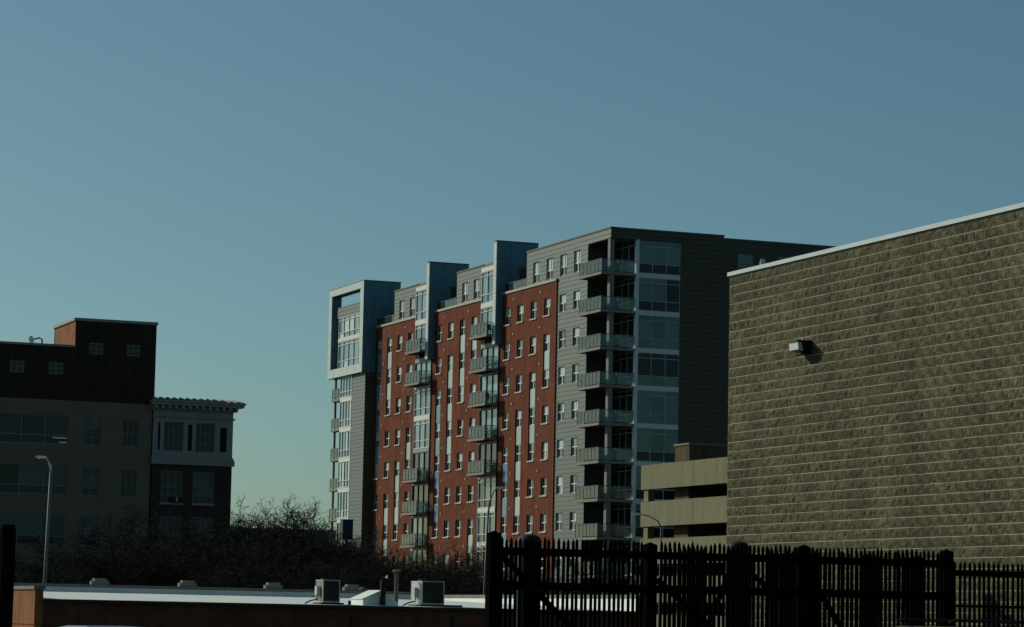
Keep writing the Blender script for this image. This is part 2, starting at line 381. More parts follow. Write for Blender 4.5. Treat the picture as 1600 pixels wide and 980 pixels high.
# grey cladding at the near end (two window columns) and the recessed corner
gh = [(y-HW, y+HW, SILL0-S*r, HEAD0-S*r) for y in (218.6, 215.62) for r in range(NR)]
gtop = [218.6, 215.62]
gh += [(y-HW, y+HW, 30.42, 32.24) for y in gtop]
build(wall('x', XG, 213.45, 219.77, G0, 32.5, gh, .16, CO), 'siding', M_SIDING, apt)
build(wall('x', XG, YE, 219.77, 32.5, ZT-.12, [], .1, CO), 'siding', M_SIDING, apt)
for (y, zz, hh) in [(y, SILL0-S*r, 1.5) for y in gtop for r in range(NR)]:
    put_win(y, zz, XG, .13, pick_win(random.random() < .85), sill=False)
def top_win(y):
    window(apt, 'x', XG, y-HW, y+HW, 30.42, 32.24, .13, [.5], [.42], M_WHITE, lambda i, j: M_BLIND if j else M_GLASS, bar=.09)
for y in gtop: top_win(y)
# top storey above the brick bays
TOPS = [(219.77, 226.81, [224.62, 221.6]), (237.0, 243.94, [241.8, 238.85]), (254.3, 261.19, [259.0, 256.0])]
for (ya, yb, cs) in TOPS:
    build(wall('x', XG, ya, yb, 30.303, ZT-.12, [(y-HW, y+HW, 30.42, 32.24) for y in cs], .16, CO), 'siding', M_SIDING, apt)
    for y in cs: top_win(y)
    build(MB().box(XG-.07, XG+.3, ya+(.002 if ya > 220 else 0), yb+.05, ZT-.118, ZT), 'roof_edge', M_PARA, apt)
    e = MB(); e.quad((XG, yb, 30.1), (XG+5, yb, 30.1), (XG+5, yb, ZT-.12), (XG, yb, ZT-.12)); e.quad((XG, ya, 30.1), (XG+5, ya, 30.1), (XG+5, ya, ZT-.12), (XG, ya, ZT-.12))
    build(e, 'return_wall', M_SIDING, apt)
build(MB().box(XG-.07, XG+.3, YE-.05, 219.768, ZT-.118, ZT), 'roof_edge', M_PARA, apt)
# terraces behind the brick parapets, with railings
for (ya, yb) in ((226.81, 232.06), (243.94, 249.3), (261.19, 266.26)):
    t = MB().box(XB+.35, XG+4.9, ya, yb, 29.9, 30.05); build(t, 'terrace', M_ROOF, apt)
    build(wall('x', XG+4.9, ya, yb, 30.05, ZT-.12, [], .1, CO, .06), 'siding', M_ENDSIDING, apt)
    rl = MB(); rl.box(XB+.12, XB+.16, ya+.1, yb-.1, 31.02, 31.07)
    n = 5
    for k in range(n+1):
        yy = ya+.12+(yb-ya-.28)*k/n; rl.box(XB+.125, XB+.155, yy, yy+.04, 30.302, 31.02)
    rr = build(rl, 'terrace_railing', M_RAIL, apt)
    for k in range(n):
        yy = ya+.18+(yb-ya-.28)*k/n; build(MB().box(XB+.135, XB+.145, yy, yy+(yb-ya-.28)/n-.08, 30.36, 31.0), 'glass_pane', M_BGLASS, rr)
# core behind everything (roof and inner mass)
build(MB().box(XG+5, 118, YE+.4, 272, G0, ZT-.3), 'inner_mass', M_DARKIN, apt)
build(MB().box(XG+.2, XG+4.95, 213.6, 266.2, G0, 29.8), 'inner_mass', M_DARKIN, apt)
for (ya, yb, _c) in TOPS: build(MB().box(XG+.2, XG+4.9, ya+.2, yb-.2, 30.0, ZT-.35), 'inner_mass', M_DARKIN, apt)
build(MB().box(XG+5.1, 118, YE+.3, 272, ZT-.298, ZT-.2), 'roof', M_ROOF, apt)
for (ya, yb) in [(YE+.3, 219.7)]+[(a, b) for a, b, _c in TOPS]: build(MB().box(XG+.31, XG+5.09, ya+.05, yb-.05, ZT-.298, ZT-.2), 'roof', M_ROOF, apt)

# metal fins with panel joints, glass strips and bays, balconies
def fin(y0, y1, x0, x1, z0, z1):
    b = MB(); b.box(x0+.06, x1, y0+.02, y1, z0, z1)
    f = build(b, 'fin', M_FIN, apt, (x0, y0, z0))
    nz = 6; nx = 3; dz = (z1-.12-z0)/nz; dx = (x1-x0-.1)/nx
    for i in range(nx):
        for j in range(nz):
            build(MB().box(x0+.09+dx*i+.015, x0+.09+dx*(i+1)-.015, y0-.012, y0+.02, z0+dz*j+.02, z0+dz*(j+1)-.02), 'metal_panel', M_FIN, f)
    for j in range(nz):
        build(MB().box(x0, x0+.085, y0-.012, y1+.02, z0+dz*j+.012, z0+dz*(j+1)-.012), 'edge_panel', M_FINEDGE, f)
    build(MB().box(x0-.03, x1+.02, y0-.03, y1+.04, z1-.118, z1), 'fin_cap', M_CAPDARK, f)
    return f
def bay_glass(y0, y1, plane, k, white, z0=None, z1=None, door=False):
    """one storey of bay glazing, floor k"""
    z0 = fl(k)+.02 if z0 is None else z0; z1 = fl(k-1)-.36 if z1 is None else z1
    fm = M_WHITE if white else M_DARKF
    n = 3
    window(apt, 'x', plane, y0, y1, z0, z1, .10, [q/n for q in range(1, n)], [.27, .86] if white else [.27], fm,
           (lambda i, j: (random.choice([M_GLASSB, M_GLASSC, M_GLASSC]) if k < 5 else random.choice([M_GLASS, M_GLASSB, M_GLASS]))), bar=.06, fr=.07, name='bay_window', depth=.1)
    sp = MB(); abox(sp, 'x', plane, -.2, .03, y0, y1, z1, z1+.36); build(sp, 'spandrel', M_WHITE if white else M_STEEL, apt)
def balcony(y0, y1, xf, xb, k, side=True, panes=4):
    z = fl(k)
    s = MB(); s.box(xf, xb, y0, y1, z-.2, z+.02); bl = build(s, 'balcony', M_CONC, apt, (xf, y0, z))
    r = MB(); r.box(xf+.05, xf+.10, y0+.04, y1-.04, z+1.05, z+1.10); r.box(xf+.10, xb-.02, y0+.04, y0+.09, z+1.05, z+1.10)
    r.box(xf+.10, xb-.02, y1-.09, y1-.04, z+1.05, z+1.10)
    for q in range(panes+1):
        yy = y0+.03+(y1-y0-.13)*q/panes; r.box(xf+.045, xf+.097, yy, yy+.075, z+.023, z+1.05)
    ns = 2
    for q in range(1, ns+1):
        xx = xf+.05+(xb-xf-.12)*q/ns
        r.box(xx, xx+.04, y0+.045, y0+.085, z+.023, z+1.05); r.box(xx, xx+.04, y1-.085, y1-.045, z+.023, z+1.05)
    build(MB().box(xf+.1, xb-.02, y0+.02, y1-.02, z-.212, z-.203), 'soffit', M_SLABSHADE, bl)  # added sheet, shade under the slab painted dark
    build(r, 'railing', M_RAIL, bl)
    for q in range(panes):
        a = y0+.115+(y1-y0-.13)*q/panes; b = a+(y1-y0-.13)/panes-.095
        build(MB().box(xf+.068, xf+.082, a, b, z+.10, z+1.03), 'glass_pane', M_BGLASS, bl)
    for q in range(ns):
        a = xf+.11+(xb-xf-.12)*q/ns; b = a+(xb-xf-.12)/ns-.09
        build(MB().box(a, b, y0+.06, y0+.072, z+.10, z+1.03), 'glass_pane', M_BGLASS, bl)
    return bl
XS = 91.5; YB1 = {'A': 4.86, 'B': 4.78}
for (key, yf, balc) in (('A', 232.06, (1, 2, 3, 4, 5)), ('B', 249.3, (1, 2, 5, 6, 7))):
    yn = {'A': 237.0, 'B': 254.3}[key]
    f = fin(yf, yf+.62, 90.9, 94.9, 25.72, 34.95)
    window(f, 'y', yf, 93.1, 94.3, 30.3, 32.7, -.02, [.5], [], M_RAIL, lambda i, j: M_GLASS, fr=.08, name='side_window')
    # upper strip beside the fin, flush with the brick
    for k in range(0, 2):
        bay_glass(yf+.62, yn, 91.45, k, True, z1=(32.6 if k == 0 else None))
    build(wall('x', XG, yf+.62, yn, 32.97, ZT, [], .1, CO), 'siding', M_SIDING, apt)
    s = MB(); s.box(91.45+.2, XG+3, yf+.62, yn+.18, 25.4, 33.0); build(s, 'inner_mass', M_DARKIN, apt)
    # lower projecting bay
    for k in range(2, 11):
        bay_glass(yf+.60, yn-.12, XS, k, k not in (balc if key == 'A' else (2, 5, 6, 7)), z1=(25.70 if k == 2 else None))
    s = MB(); s.box(XS+.21, XG+3, yf+.05, yn-.05, G0, 25.70); build(s, 'inner_mass', M_DARKIN, apt)
    s = MB(); s.box(XS-.01, XS+.21, yf+.545, yf+.595, G0, 25.70); s.box(XS-.01, XS+.21, yn-.115, yn-.06, G0, 25.70); build(s, 'bay_side', M_DARKF, apt)
    build(MB().box(XB+.001, XB+.4, yf+.002, yf+.54, G0, 25.70), 'brick_pier', M_BRICK, apt)
    build(MB().box(XS-.02, XS+.6, yf+.56, yn-.02, 25.703, 25.718), 'bay_top', M_STEEL, apt)
    for k in balc:
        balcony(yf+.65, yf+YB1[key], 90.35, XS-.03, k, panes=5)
    build(MB().tube([(XS-.02, yn-.03, fl(9)), (XS-.02, yn-.03, 25.4)], .05, 6), 'drain_pipe', M_WHITE, apt)

def chair(x, y, z, m, label):
    t = thing('balcony_chair', label, 'chair', (x, y, z), 'chairs on the balconies')
    build(MB().box(x-.24, x+.24, y-.24, y+.24, z+.40, z+.45), 'seat', m, t)
    build(MB().box(x-.24, x+.24, y+.20, y+.25, z+.46, z+.95), 'backrest', m, t)
    for a in (-.2, .2):
        for b in (-.2, .2): build(MB().box(x+a-.02, x+a+.02, y+b-.02, y+b+.02, z, z+.399), 'leg', M_RAIL, t)
M_REDC = mat('red_plastic', (.30, .05, .04), rough=.5); M_BLKC = mat('black_mesh', (.02, .02, .022), rough=.7); M_WHTC = mat('white_plastic', (.6, .6, .58), rough=.5)
chair(90.95, 250.9, fl(5)+.021, M_REDC, 'red chair on the highest of the three lower left balconies')
chair(90.9, 233.5, fl(3)+.021, M_BLKC, 'black chair on the third balcony down beside the nearer fin')
chair(90.95, 233.9, fl(4)+.021, M_WHTC, 'white chair on the fourth balcony down beside the nearer fin')
chair(90.9, 233.4, fl(1)+.021, M_BLKC, 'black chair on the topmost balcony beside the nearer fin')
chair(92.9, 211.2, fl(3)+.021, M_WHTC, 'white chair in the recessed corner balcony of the grey end')

# tower at the far end: pale box frame, glazing set back in it, grey cladding below
XT = 90.25; YT0, YT1 = 266.26, 277.2; ZB, ZP = 25.72, 34.92
fr = MB()
fr.box(XT, XT+3.85, YT0+.02, YT0+1.0, ZB, ZP-.1); fr.box(XT, XT+1.0, YT1-.9, YT1, ZB, ZP-.1)
fr.box(XT, XT+3.85, YT0+1.0, YT1-.9, ZB, ZB+.9); fr.box(XT, XT+1.0, YT0+1.0, YT1-.9, ZP-.78, ZP-.1)
ft = build(fr, 'box_frame', M_FIN, apt, (XT, YT0, ZB))
build(MB().box(XT-.04, XT+3.9, YT0-.03, YT0+1.03, ZP-.098, ZP), 'frame_cap', M_CAPDARK, ft)
build(MB().box(XT-.04, XT+1.03, YT0+1.032, YT1+.03, ZP-.098, ZP), 'frame_cap', M_CAPDARK, ft)
def edge(y0, y1, z0, z1): build(MB().box(XT-.05, XT-.003, y0, y1, z0, z1), 'edge_panel', M_FINEDGE, ft)
for q in range(6):
    z0 = ZB+.9+q*(ZP-.78-ZB-.9)/6; z1 = z0+(ZP-.78-ZB-.9)/6-.02
    edge(YT0-.01, YT0+1.0, z0, z1); edge(YT1-.9, YT1, z0, z1)
for q in range(5):
    y0 = YT0-.01+q*(YT1-YT0)/5; y1 = y0+(YT1-YT0)/5-.02
    edge(y0, y1, ZB, ZB+.88); edge(y0, y1, ZP-.765, ZP-.1)
for i in range(4):
    for j in range(6):
        dx, dz = 3.85/4, (ZP-.1-ZB)/6
        build(MB().box(XT+dx*i+.015, XT+dx*(i+1)-.015, YT0-.012, YT0+.02, ZB+dz*j+.02, ZB+dz*(j+1)-.02), 'metal_panel', M_FIN, ft)
XR = XT+.42                                    # set-back plane inside the frame
build(wall('x', XR, YT0+1.0, YT1-.92, 31.9, 32.95, [], .1, CO), 'siding', M_SIDING, apt)
build(MB().box(XR+.02, XR+.5, YT0+1, YT1-.92, 31.9, 32.93), 'inner_mass', M_DARKIN, apt)
for k, (z0, z1) in ((0, (29.72, 31.9)), (1, (26.65, 29.40))):
    window(apt, 'x', XR, YT0+1.0, YT1-1.9, z0, z1, .1, [.2, .4, .6, .8], [.27, .86] if k else [.27, .84], M_WHITE, lambda i, j: random.choice([M_GLASSC, M_GLASSC, M_BLIND]), bar=.065, fr=.08, name='bay_window', depth=.1)
build(MB().box(XR-.03, XR+.15, YT0+1, YT1-1.9, 29.40, 29.70), 'spandrel', M_WHITE, apt)
build(MB().box(XR+.15, XT+8, YT0+1, YT1-1.9, 26.6, 31.9), 'inner_mass', M_DARKIN, apt)
# lower part of the tower
XL = 90.62; YL = 276.6
tl = wall('x', XL, YT0+.03, YT0+4.1, G0, ZB, [], .1, CO); build(tl, 'siding', M_SIDING, apt)
build(wall('y', YT0+.03, XL, XG+2.5, G0, ZB, [], .1, CO, .06), 'siding', M_ENDSIDING, apt)
for k in range(2, 10):
    z0 = fl(k)+.02; z1 = fl(k-1)-.36 if k > 2 else ZB-.02
    window(apt, 'x', XL, YT0+4.1, YL-2.6, z0, z1, .05, [.25, .5, .75], [.27], M_WHITE, lambda i, j: random.choice([M_GLASSC, M_GLASSC, M_BLIND]) if k < 7 else random.choice([M_GLASS, M_GLASSB]), bar=.065, fr=.08, name='bay_window', depth=.1)
    if k > 2: build(MB().box(XL-.03, XL+.15, YT0+4.1, YL-2.6, z1, z1+.36), 'spandrel', M_WHITE, apt)
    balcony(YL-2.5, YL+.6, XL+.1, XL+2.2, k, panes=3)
build(MB().box(XL+.16, XT+8, YT0+.2, YL-2.55, G0, ZB-.01), 'inner_mass', M_DARKIN, apt)
build(MB().box(XL+.35, XL+.55, YL+.25, YL+.45, G0, ZB-.002), 'column', M_CONCD, apt)

# near end facade: recessed corner balconies, corner glazing, cladding toned darker for shade
XC = 94.02
for k in range(0, 11):
    z = fl(k)
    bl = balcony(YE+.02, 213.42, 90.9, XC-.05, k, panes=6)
    # sliding glass at the back of the recess
    window(apt, 'x', XC, YE+.35, 213.4, z+.03, fl(k-1)-.24, .05, [.3, .6], [.3, .85], M_STEEL, lambda i, j: M_GLASS, bar=.07, fr=.07, name='glass_door', depth=.06)
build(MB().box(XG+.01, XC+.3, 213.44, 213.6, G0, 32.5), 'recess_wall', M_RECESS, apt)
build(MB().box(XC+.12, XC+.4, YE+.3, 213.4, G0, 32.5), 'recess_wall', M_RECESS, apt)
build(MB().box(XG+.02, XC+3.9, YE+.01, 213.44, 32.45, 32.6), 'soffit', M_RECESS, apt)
for k in range(-1, 10):
    z1 = fl(k)-.2 if k >= 0 else 32.45; z0 = fl(k+1)+.021
    build(MB().box(XG+.0, XG+.38, YE+.12, YE+.6, z0, z1), 'column', M_CONCD, apt)
ex0, ex1 = XC, 97.92
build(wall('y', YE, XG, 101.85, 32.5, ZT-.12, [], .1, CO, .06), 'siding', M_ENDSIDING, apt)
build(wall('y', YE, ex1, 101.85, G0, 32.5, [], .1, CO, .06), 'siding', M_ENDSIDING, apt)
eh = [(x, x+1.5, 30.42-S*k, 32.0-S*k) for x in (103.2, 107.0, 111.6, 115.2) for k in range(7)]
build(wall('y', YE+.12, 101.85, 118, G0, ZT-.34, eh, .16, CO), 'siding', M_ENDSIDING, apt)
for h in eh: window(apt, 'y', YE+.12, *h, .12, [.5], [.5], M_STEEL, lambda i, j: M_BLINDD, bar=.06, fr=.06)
build(MB().box(XG-.05, 101.9, YE-.05, YE+.3, ZT-.117, ZT-.002), 'roof_edge', M_CAPDARK, apt)
build(MB().box(101.9, 118, YE+.06, YE+.4, ZT-.337, ZT-.22), 'roof_edge', M_CAPDARK, apt)
build(MB().box(ex0-.04, ex0+.2, YE-.06, YE+.26, G0, 32.5), 'corner_post', mat('pale_post', (.62, .68, .70), rough=.5), apt)
M_SPG = mat('grey_spandrel', (.60, .63, .62), rough=.5); M_MULL = mat('light_mullion', (.36, .40, .39), rough=.5)
for k in range(0, 10):
    z0 = fl(k)+.08; z1 = (fl(k-1)-.28) if k else 32.42
    dk = {0: 0, 1: 0, 2: 0, 3: 3, 4: 2}
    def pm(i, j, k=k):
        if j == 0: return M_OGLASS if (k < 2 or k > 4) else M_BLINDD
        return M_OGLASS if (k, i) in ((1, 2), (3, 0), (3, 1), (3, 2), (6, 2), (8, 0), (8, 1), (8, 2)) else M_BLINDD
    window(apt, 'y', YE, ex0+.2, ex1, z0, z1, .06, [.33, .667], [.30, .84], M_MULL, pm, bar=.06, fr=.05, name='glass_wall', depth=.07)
    build(MB().box(ex0+.2, ex1, YE-.03, YE+.2, z0-.36, z0-.002), 'spandrel', M_SPG, apt)
build(MB().box(ex0+.2, ex1, YE+.1, YE+.4, G0, 32.5), 'recess_wall', M_DARKIN, apt)
# blade sign box on the tower's foot
sg = thing('banner_box', 'dark blue upright sign box at the foot of the grey tower', 'sign', at_d(541, 860, 232))
c = at_d(541, 843, 236); 
for (nm, m, e) in (('panel', mat('navy_panel', (.012, .03, .055), rough=.5), 0),):
    build(MB().box(c.x-.45, c.x+.45, c.y-.35, c.y+.35, c.z, c.z+1.6), nm, m, sg)
build(MB().tube([(c.x, c.y, G0), (c.x, c.y, c.z)], .12, 8), 'post', M_RAIL, sg)
build(MB().box(c.x-.49, c.x+.49, c.y-.39, c.y+.39, c.z+1.602, c.z+1.66), 'cap', M_RAIL, sg)

# ================================================================== PARKING GARAGE
KG = .93; XP = 94.11*KG; YG = 207.5*KG
def kz(z): return 1.7+(z-1.7)*KG
gr = thing('parking_garage', 'tan concrete parking garage with open decks beside the grey tower wall', 'building', (XP, YG, G0))
ZS = [(kz(a), kz(b)) for a, b in ((12.13, 14.08), (9.18, 11.16), (6.2, 8.2), (3.2, 5.2), (.2, 2.2))]
for (a, b) in ZS:
    for q in range(6):
        y1 = YG-9*q; build(MB().box(XP, XP+.3, y1-9+.05, y1, a, b), 'spandrel_panel', M_GARAGE, gr)
    build(MB().box(XP+.3, XP+24, YG-54, YG-.1, a+.1, a+.45), 'deck', M_CONCD, gr)
    build(MB().box(XP+.3, XP+24, YG-.4, YG-.1, a+.46, b), 'end_wall', M_GARAGE, gr)
for q in range(4):
    y1 = YG-.3-18*q
    build(MB().box(XP+.12, XP+.62, y1-.75, y1, G0, kz(12.2)), 'column', M_GARAGE, gr)
build(MB().box(XP+10, XP+10.3, YG-54, YG-.4, G0, kz(12.1)), 'inner_wall', M_DARKIN, gr)
ta = on_x(1077, 693, XP+.8); tb_ = on_x(1055, 695, XP+.8)
stx = MB(); stx.box(XP+.8, XP+6.5, ta.y, tb_.y, G0, ta.z-.1); build(stx, 'stair_tower', M_GBRICK, gr)
build(MB().box(XP+.72, XP+6.6, ta.y-.08, tb_.y+.08, ta.z-.098, ta.z+.05), 'stair_tower_cap', M_GARAGE, gr)

# ================================================================== LEFT BUILDING
YLB = 194.67; GL = -2.2
ob = thing('office_building', 'dim brown office block with dark brick upper storeys behind bare trees', 'building', (45, YLB, GL))
hs = [(40.32, 41.31, 17.97, 18.77), (43.04, 44.05, 17.97, 18.77)]
hs2 = [(45.85, 46.82, 19.5, 20.29), (48.54, 49.49, 19.5, 20.29)]
build(wall('y', YLB, 20, 44.81, 16.17, 19.9, hs, .15), 'dark_brick_wall', M_DKBRICK, ob)
build(wall('y', YLB-.02, 44.81, 50.62, 16.17, 21.78, hs2, .15), 'dark_brick_wall', M_DKBRICK, ob)
build(MB().quad((44.81, YLB-.02, 19.8), (44.81, YLB+6.6, 19.8), (44.81, YLB+6.6, 21.78), (44.81, YLB-.02, 21.78)), 'side_wall', M_SUNBRICK, ob)
build(MB().quad((50.62, YLB-.02, 11), (50.62, YLB+6.6, 11), (50.62, YLB+6.6, 21.78), (50.62, YLB-.02, 21.78)), 'side_wall', M_DKBRICK, ob)
build(MB().box(44.81, 50.62, YLB+6.4, YLB+6.6, 19, 21.78), 'back_wall', M_DKBRICK, ob)
build(MB().box(44.7, 50.7, YLB-.1, YLB+6.7, 21.783, 21.98), 'roof_coping', M_CAPW if False else mat('teal_grey_cap', (.25, .27, .25), rough=.5), ob)
build(MB().box(20, 44.808, YLB-.1, YLB+.4, 19.903, 20.05), 'roof_coping', MATS['teal_grey_cap'], ob)
build(MB().box(20, 44.8, YLB+.4, YLB+14, 19.5, 19.75), 'roof', M_ROOF, ob)
for h in hs+hs2: window(ob, 'y', YLB, *h, .08, [.5], [.5], mat('pale_old_frame', (.17, .185, .17), rough=.6), lambda i, j: M_OGLASS, bar=.07, fr=.08)
bh = []
for zt, zb in ((15.1, 13.1), (11.65, 9.6), (8.2, 6.1), (4.75, 2.7)):
    bh += [(33.0, 44.6, zb, zt), (45.68, 46.9, zb, zt-.05), (48.4, 49.58, zb, zt-.1)]
build(wall('y', YLB, 20, 50.5, GL, 16.168, bh, .22), 'stucco_wall', M_STUCCO, ob)
for i, h in enumerate(bh):
    if i % 3 == 0:
        window(ob, 'y', YLB, *h, .15, [q/7 for q in range(1, 7)], [.30], M_OWIN, lambda i, j: M_OBLIND if (j and random.random() < .75) else M_OGLASS, bar=.06, fr=.06)
    elif i % 3 == 1:
        window(ob, 'y', YLB, *h, .15, [.5], [.28, .6], M_OWIN, lambda i, j: M_OBLIND if j else M_OGLASS, bar=.04, fr=.06)
    else:
        window(ob, 'y', YLB, *h, .15, [.33, .67], [.5], M_OWIN, lambda i, j: M_OGLASS, bar=.035, fr=.06)
build(MB().box(20, 50.4, YLB+.3, YLB+14, GL, 16.1), 'inner_mass', M_DARKIN, ob)
build(MB().box(20, 50.4, YLB+.25, YLB+6, 16.1, 19.5), 'inner_mass', M_DARKIN, ob)
# two lit ceiling lights behind the ribbon window
M_TUBE = bpy.data.materials.new('lit_ceiling_tube'); M_TUBE.use_nodes = True
_b = M_TUBE.node_tree.nodes['Principled BSDF']; _b.inputs['Emission Color'].default_value = (1, .85, .5, 1); _b.inputs['Emission Strength'].default_value = .1
for (a, b, z) in ((43.5, 44.5, 13.52), (44.0, 44.5, 13.22)):
    build(MB().box(a, b, YLB+.10, YLB+.125, z, z+.05), 'ceiling_light', M_TUBE, ob)
# satellite dish on the lower roof
dish = thing('roof_aerial', 'small dark aerial on a bent arm beside the sunlit brick penthouse wall', 'aerial', (43.8, YLB+6, 19.75))
build(MB().tube([(43.8, YLB+6, 19.75), (43.8, YLB+6, 20.9), (43.6, YLB+6, 21.0), (43.1, YLB+5.9, 20.85)], .06, 6), 'mast', M_BRONZE, dish)
build(MB().tube([(43.1, YLB+5.9, 20.85), (43.0, YLB+5.85, 20.82)], [.1, .3], 10), 'reflector', M_GALV, dish)

# terracotta-topped brick house adjoining
tb = thing('cornice_building', 'brick building with pale terracotta top storey and bracketed tile cornice', 'building', (53.4, YLB-.1, GL))
YC = YLB-.15
th = [(51.35, 52.78, 12.95, 15.0), (53.67, 55.06, 12.95, 15.0), (50.93, 51.1, 13.0, 14.9), (53.1, 53.42, 13.0, 14.85), (55.45, 55.95, 13.0, 14.75)]
build(wall('y', YC, 50.55, 56.38, 12.35, 16.0, th, .2), 'terracotta_wall', M_TERRA, tb)
build(MB().quad((56.38, YC, GL), (56.38, YC+12, GL), (56.38, YC+12, 16), (56.38, YC, 16)), 'side_wall', M_PINK, tb)
build(MB().box(50.5, 56.3, YC+.4, YC+12, GL, 15.9), 'inner_mass', M_DARKIN, tb)
for h in th[2:]: build(MB().box(h[0], h[1], YC+.15, YC+.18, h[2], h[3]), 'dark_panel', M_DARKIN, tb)
for h in th[:2]: window(tb, 'y', YC, *h, .14, [.25, .5, .75], [.3, .65], M_OWIN, lambda i, j: M_OGLASS, bar=.035, fr=.05)
for (z0, z1, d) in ((15.25, 15.33, .06), (15.33, 15.4, .12), (12.35, 12.5, .1), (12.0, 12.345, .14), (12.5, 12.6, .05)):
    build(MB().box(50.5, 56.4+d, YC-d, YC-.002, z0+.001, z1-.001), 'belt_course', M_TERRA, tb)
cn = MB(); cn.box(50.35, 56.6, YC-.25, YC+.3, 15.85, 16.149); cn.box(50.3, 57.0, YC-.62, YC+.4, 16.15, 16.34); cn.box(50.27, 57.1, YC-.72, YC+.4, 16.341, 16.46)
cor = build(cn, 'cornice', M_TERRA, tb)
for q in range(13):
    x = 50.5+q*.49
    build(MB().box(x, x+.2, YC-.58, YC-.25, 15.92, 16.148), 'bracket', M_TERRA, cor)
    build(MB().tube([(x+.1, YC-.74, 16.49), (x+.1, YC+.4, 16.68)], .105, 6), 'roof_tile', M_TERRA, cor)
build(MB().prism([(50.3, YC-.7, 16.462), (57.05, YC-.7, 16.462), (57.05, YC+.4, 16.66), (50.3, YC+.4, 16.66)], (0, 0, .02)), 'tile_slope', M_PARA, cor)
pw = []
for zt, zb in ((11.55, 9.3), (8.35, 6.0), (5.1, 2.8)): pw += [(51.27, 52.84, zb, zt), (53.57, 55.13, zb, zt)]
build(wall('y', YC+.03, 50.55, 56.38, GL, 11.998, pw, .2), 'brick_wall', M_PINK, tb)
for i, h in enumerate(pw):
    window(tb, 'y', YC+.03, *h, .12, [.33, .67], [.25, .5], mat('pale_sash', (.2, .215, .2), rough=.6), lambda a, b, i=i: M_OBLIND if (i % 2 and (b or i > 2)) else M_OGLASS, bar=.035, fr=.06)
    build(MB().box(h[0]-.06, h[1]+.06, YC-.06, YC+.028, h[2]-.12, h[2]-.004), 'sill', M_TERRA, tb)
wa = thing('window_air_conditioner', 'small box air conditioner sticking out of a sash window', 'air conditioner', (52.3, YC-.2, 9.36))
build(MB().box(51.98, 52.72, YC-.35, YC+.08, 9.36, 9.72), 'casing', M_ACD, wa)
build(MB().box(52.30, 52.40, YC-.36, YC-.352, 9.40, 9.70), 'grille', M_ACW, wa)

# ================================================================== DISTANT BUILDING
dY = 330; p0 = on_y(330, 826, dY); p1 = on_y(525, 826, dY)
db = thing('distant_flat_building', 'low grey flat roofed building far behind the bare trees', 'building', (p0.x, dY, GL))
dh = []
n = 9
for q in range(n):
    a = p0.x+1+(p1.x-p0.x-1)*q/n
    for zz in (p0.z-2.6, p0.z-6): dh.append((a, a+1.1, zz, zz+1.5))
build(wall('y', dY, p0.x, p1.x, GL, p0.z, dh, .2), 'wall', mat('hazed_wall', (.26, .27, .26), (.3, .31, .3), scale=.3), db)  # wall colour lightened to paint in distance haze
for h in dh: window(db, 'y', dY, *h, .12, [.5], [], M_OWIN, lambda i, j: M_OGLASS, bar=.06, fr=.08)
build(MB().box(p0.x, p1.x, dY+.3, dY+15, GL, p0.z-.1), 'inner_mass', MATS['hazed_wall'], db)
build(MB().box(p0.x-.2, p1.x+.2, dY-.1, dY+15.2, p0.z-.098, p0.z+.25), 'parapet', MATS['hazed_wall'], db)

# ================================================================== LOW FLAT-ROOFED BUILDING
YB, YK = 86.98, 106.3; XL0, XR0 = 19.06, 39.6
lb = thing('low_brick_building', 'long low brick building with bright white flat roof and end parapets', 'building', (29, YB, gz(87)))
g0 = gz(87)
build(wall('y', YB, XL0+.26, XR0-.26, g0, 1.96, [(24.5, 25.4, g0, g0+2.1), (33.0, 34.2, g0+1, g0+2.2)], .2), 'rear_wall', M_LOWBRICK, lb)
build(MB().box(24.5, 25.4, YB+.1, YB+.14, g0, g0+2.1), 'door', mat('dull_door', (.05, .055, .05), rough=.5), lb)
window(lb, 'y', YB, 33.0, 34.2, g0+1, g0+2.2, .1, [.5], [], M_OWIN, lambda i, j: M_GLASS)
# side parapet walls (the left one in the brighter sunlit brick copy) with a recessed band
for (x0, x1, tag_) in ((XL0, XL0+.26, 'l'), (XR0-.26, XR0, 'r')):
    sw = MB(); sw.box(x0, x1, YB-.01, YK, g0, 1.19); sw.box(x0+.03, x1-.03, YB+.02, YK, 1.19, 1.23); sw.box(x0, x1, YB-.01, YK, 1.23, 2.30 if tag_ == 'l' else 2.46)
    build(sw, 'side_wall', M_SUNBRICK if tag_ == 'l' else M_LOWBRICK, lb)
    zc = 2.30 if tag_ == 'l' else 2.46
    build(MB().box(x0-.05, x1+.05, YB-.06, YK+.05, zc+.002, zc+.11), 'parapet_coping', M_PARA, lb)
build(MB().box(XR0-.275, XR0-.262, YB+.02, YK-.05, 2.0, 2.455), 'parapet_lining', M_ROOFW, lb)
roof = MB(); roof.prism([(XL0+.27, YB-.12, 1.985), (XR0-.28, YB-.12, 1.985), (XR0-.28, YK-.3, 2.33), (XL0+.27, YK-.3, 2.33)], (0, 0, .035)); build(roof, 'roof', M_ROOFW, lb)
build(MB().box(XL0+.28, XR0-.28, YB-.2, YB-.122, 1.93, 2.012), 'gutter', M_ROOFTRIM, lb)
build(MB().box(XL0+.26, XR0-.26, YK-.3, YK, g0, 2.555), 'street_parapet', M_LOWBRICK, lb)
build(MB().box(XL0+.3, XR0-.3, YK-.318, YK-.302, 2.34, 2.553), 'parapet_lining', M_ROOFW, lb)
build(MB().box(XL0+.2, XR0-.2, YK-.4, YK+.1, 2.558, 2.66), 'parapet_coping', M_PARA, lb)
for px in (154, 291, 425, 548):
    c = on_y(px, 912, YK)
    bm = MB(); bm.box(c.x-.34, c.x+.34, YK-.32, YK+.02, 2.663, 2.80); bm.box(c.x-.24, c.x+.24, YK-.32, YK+.02, 2.80, 2.90)
    build(bm, 'parapet_block', M_PARA, lb)
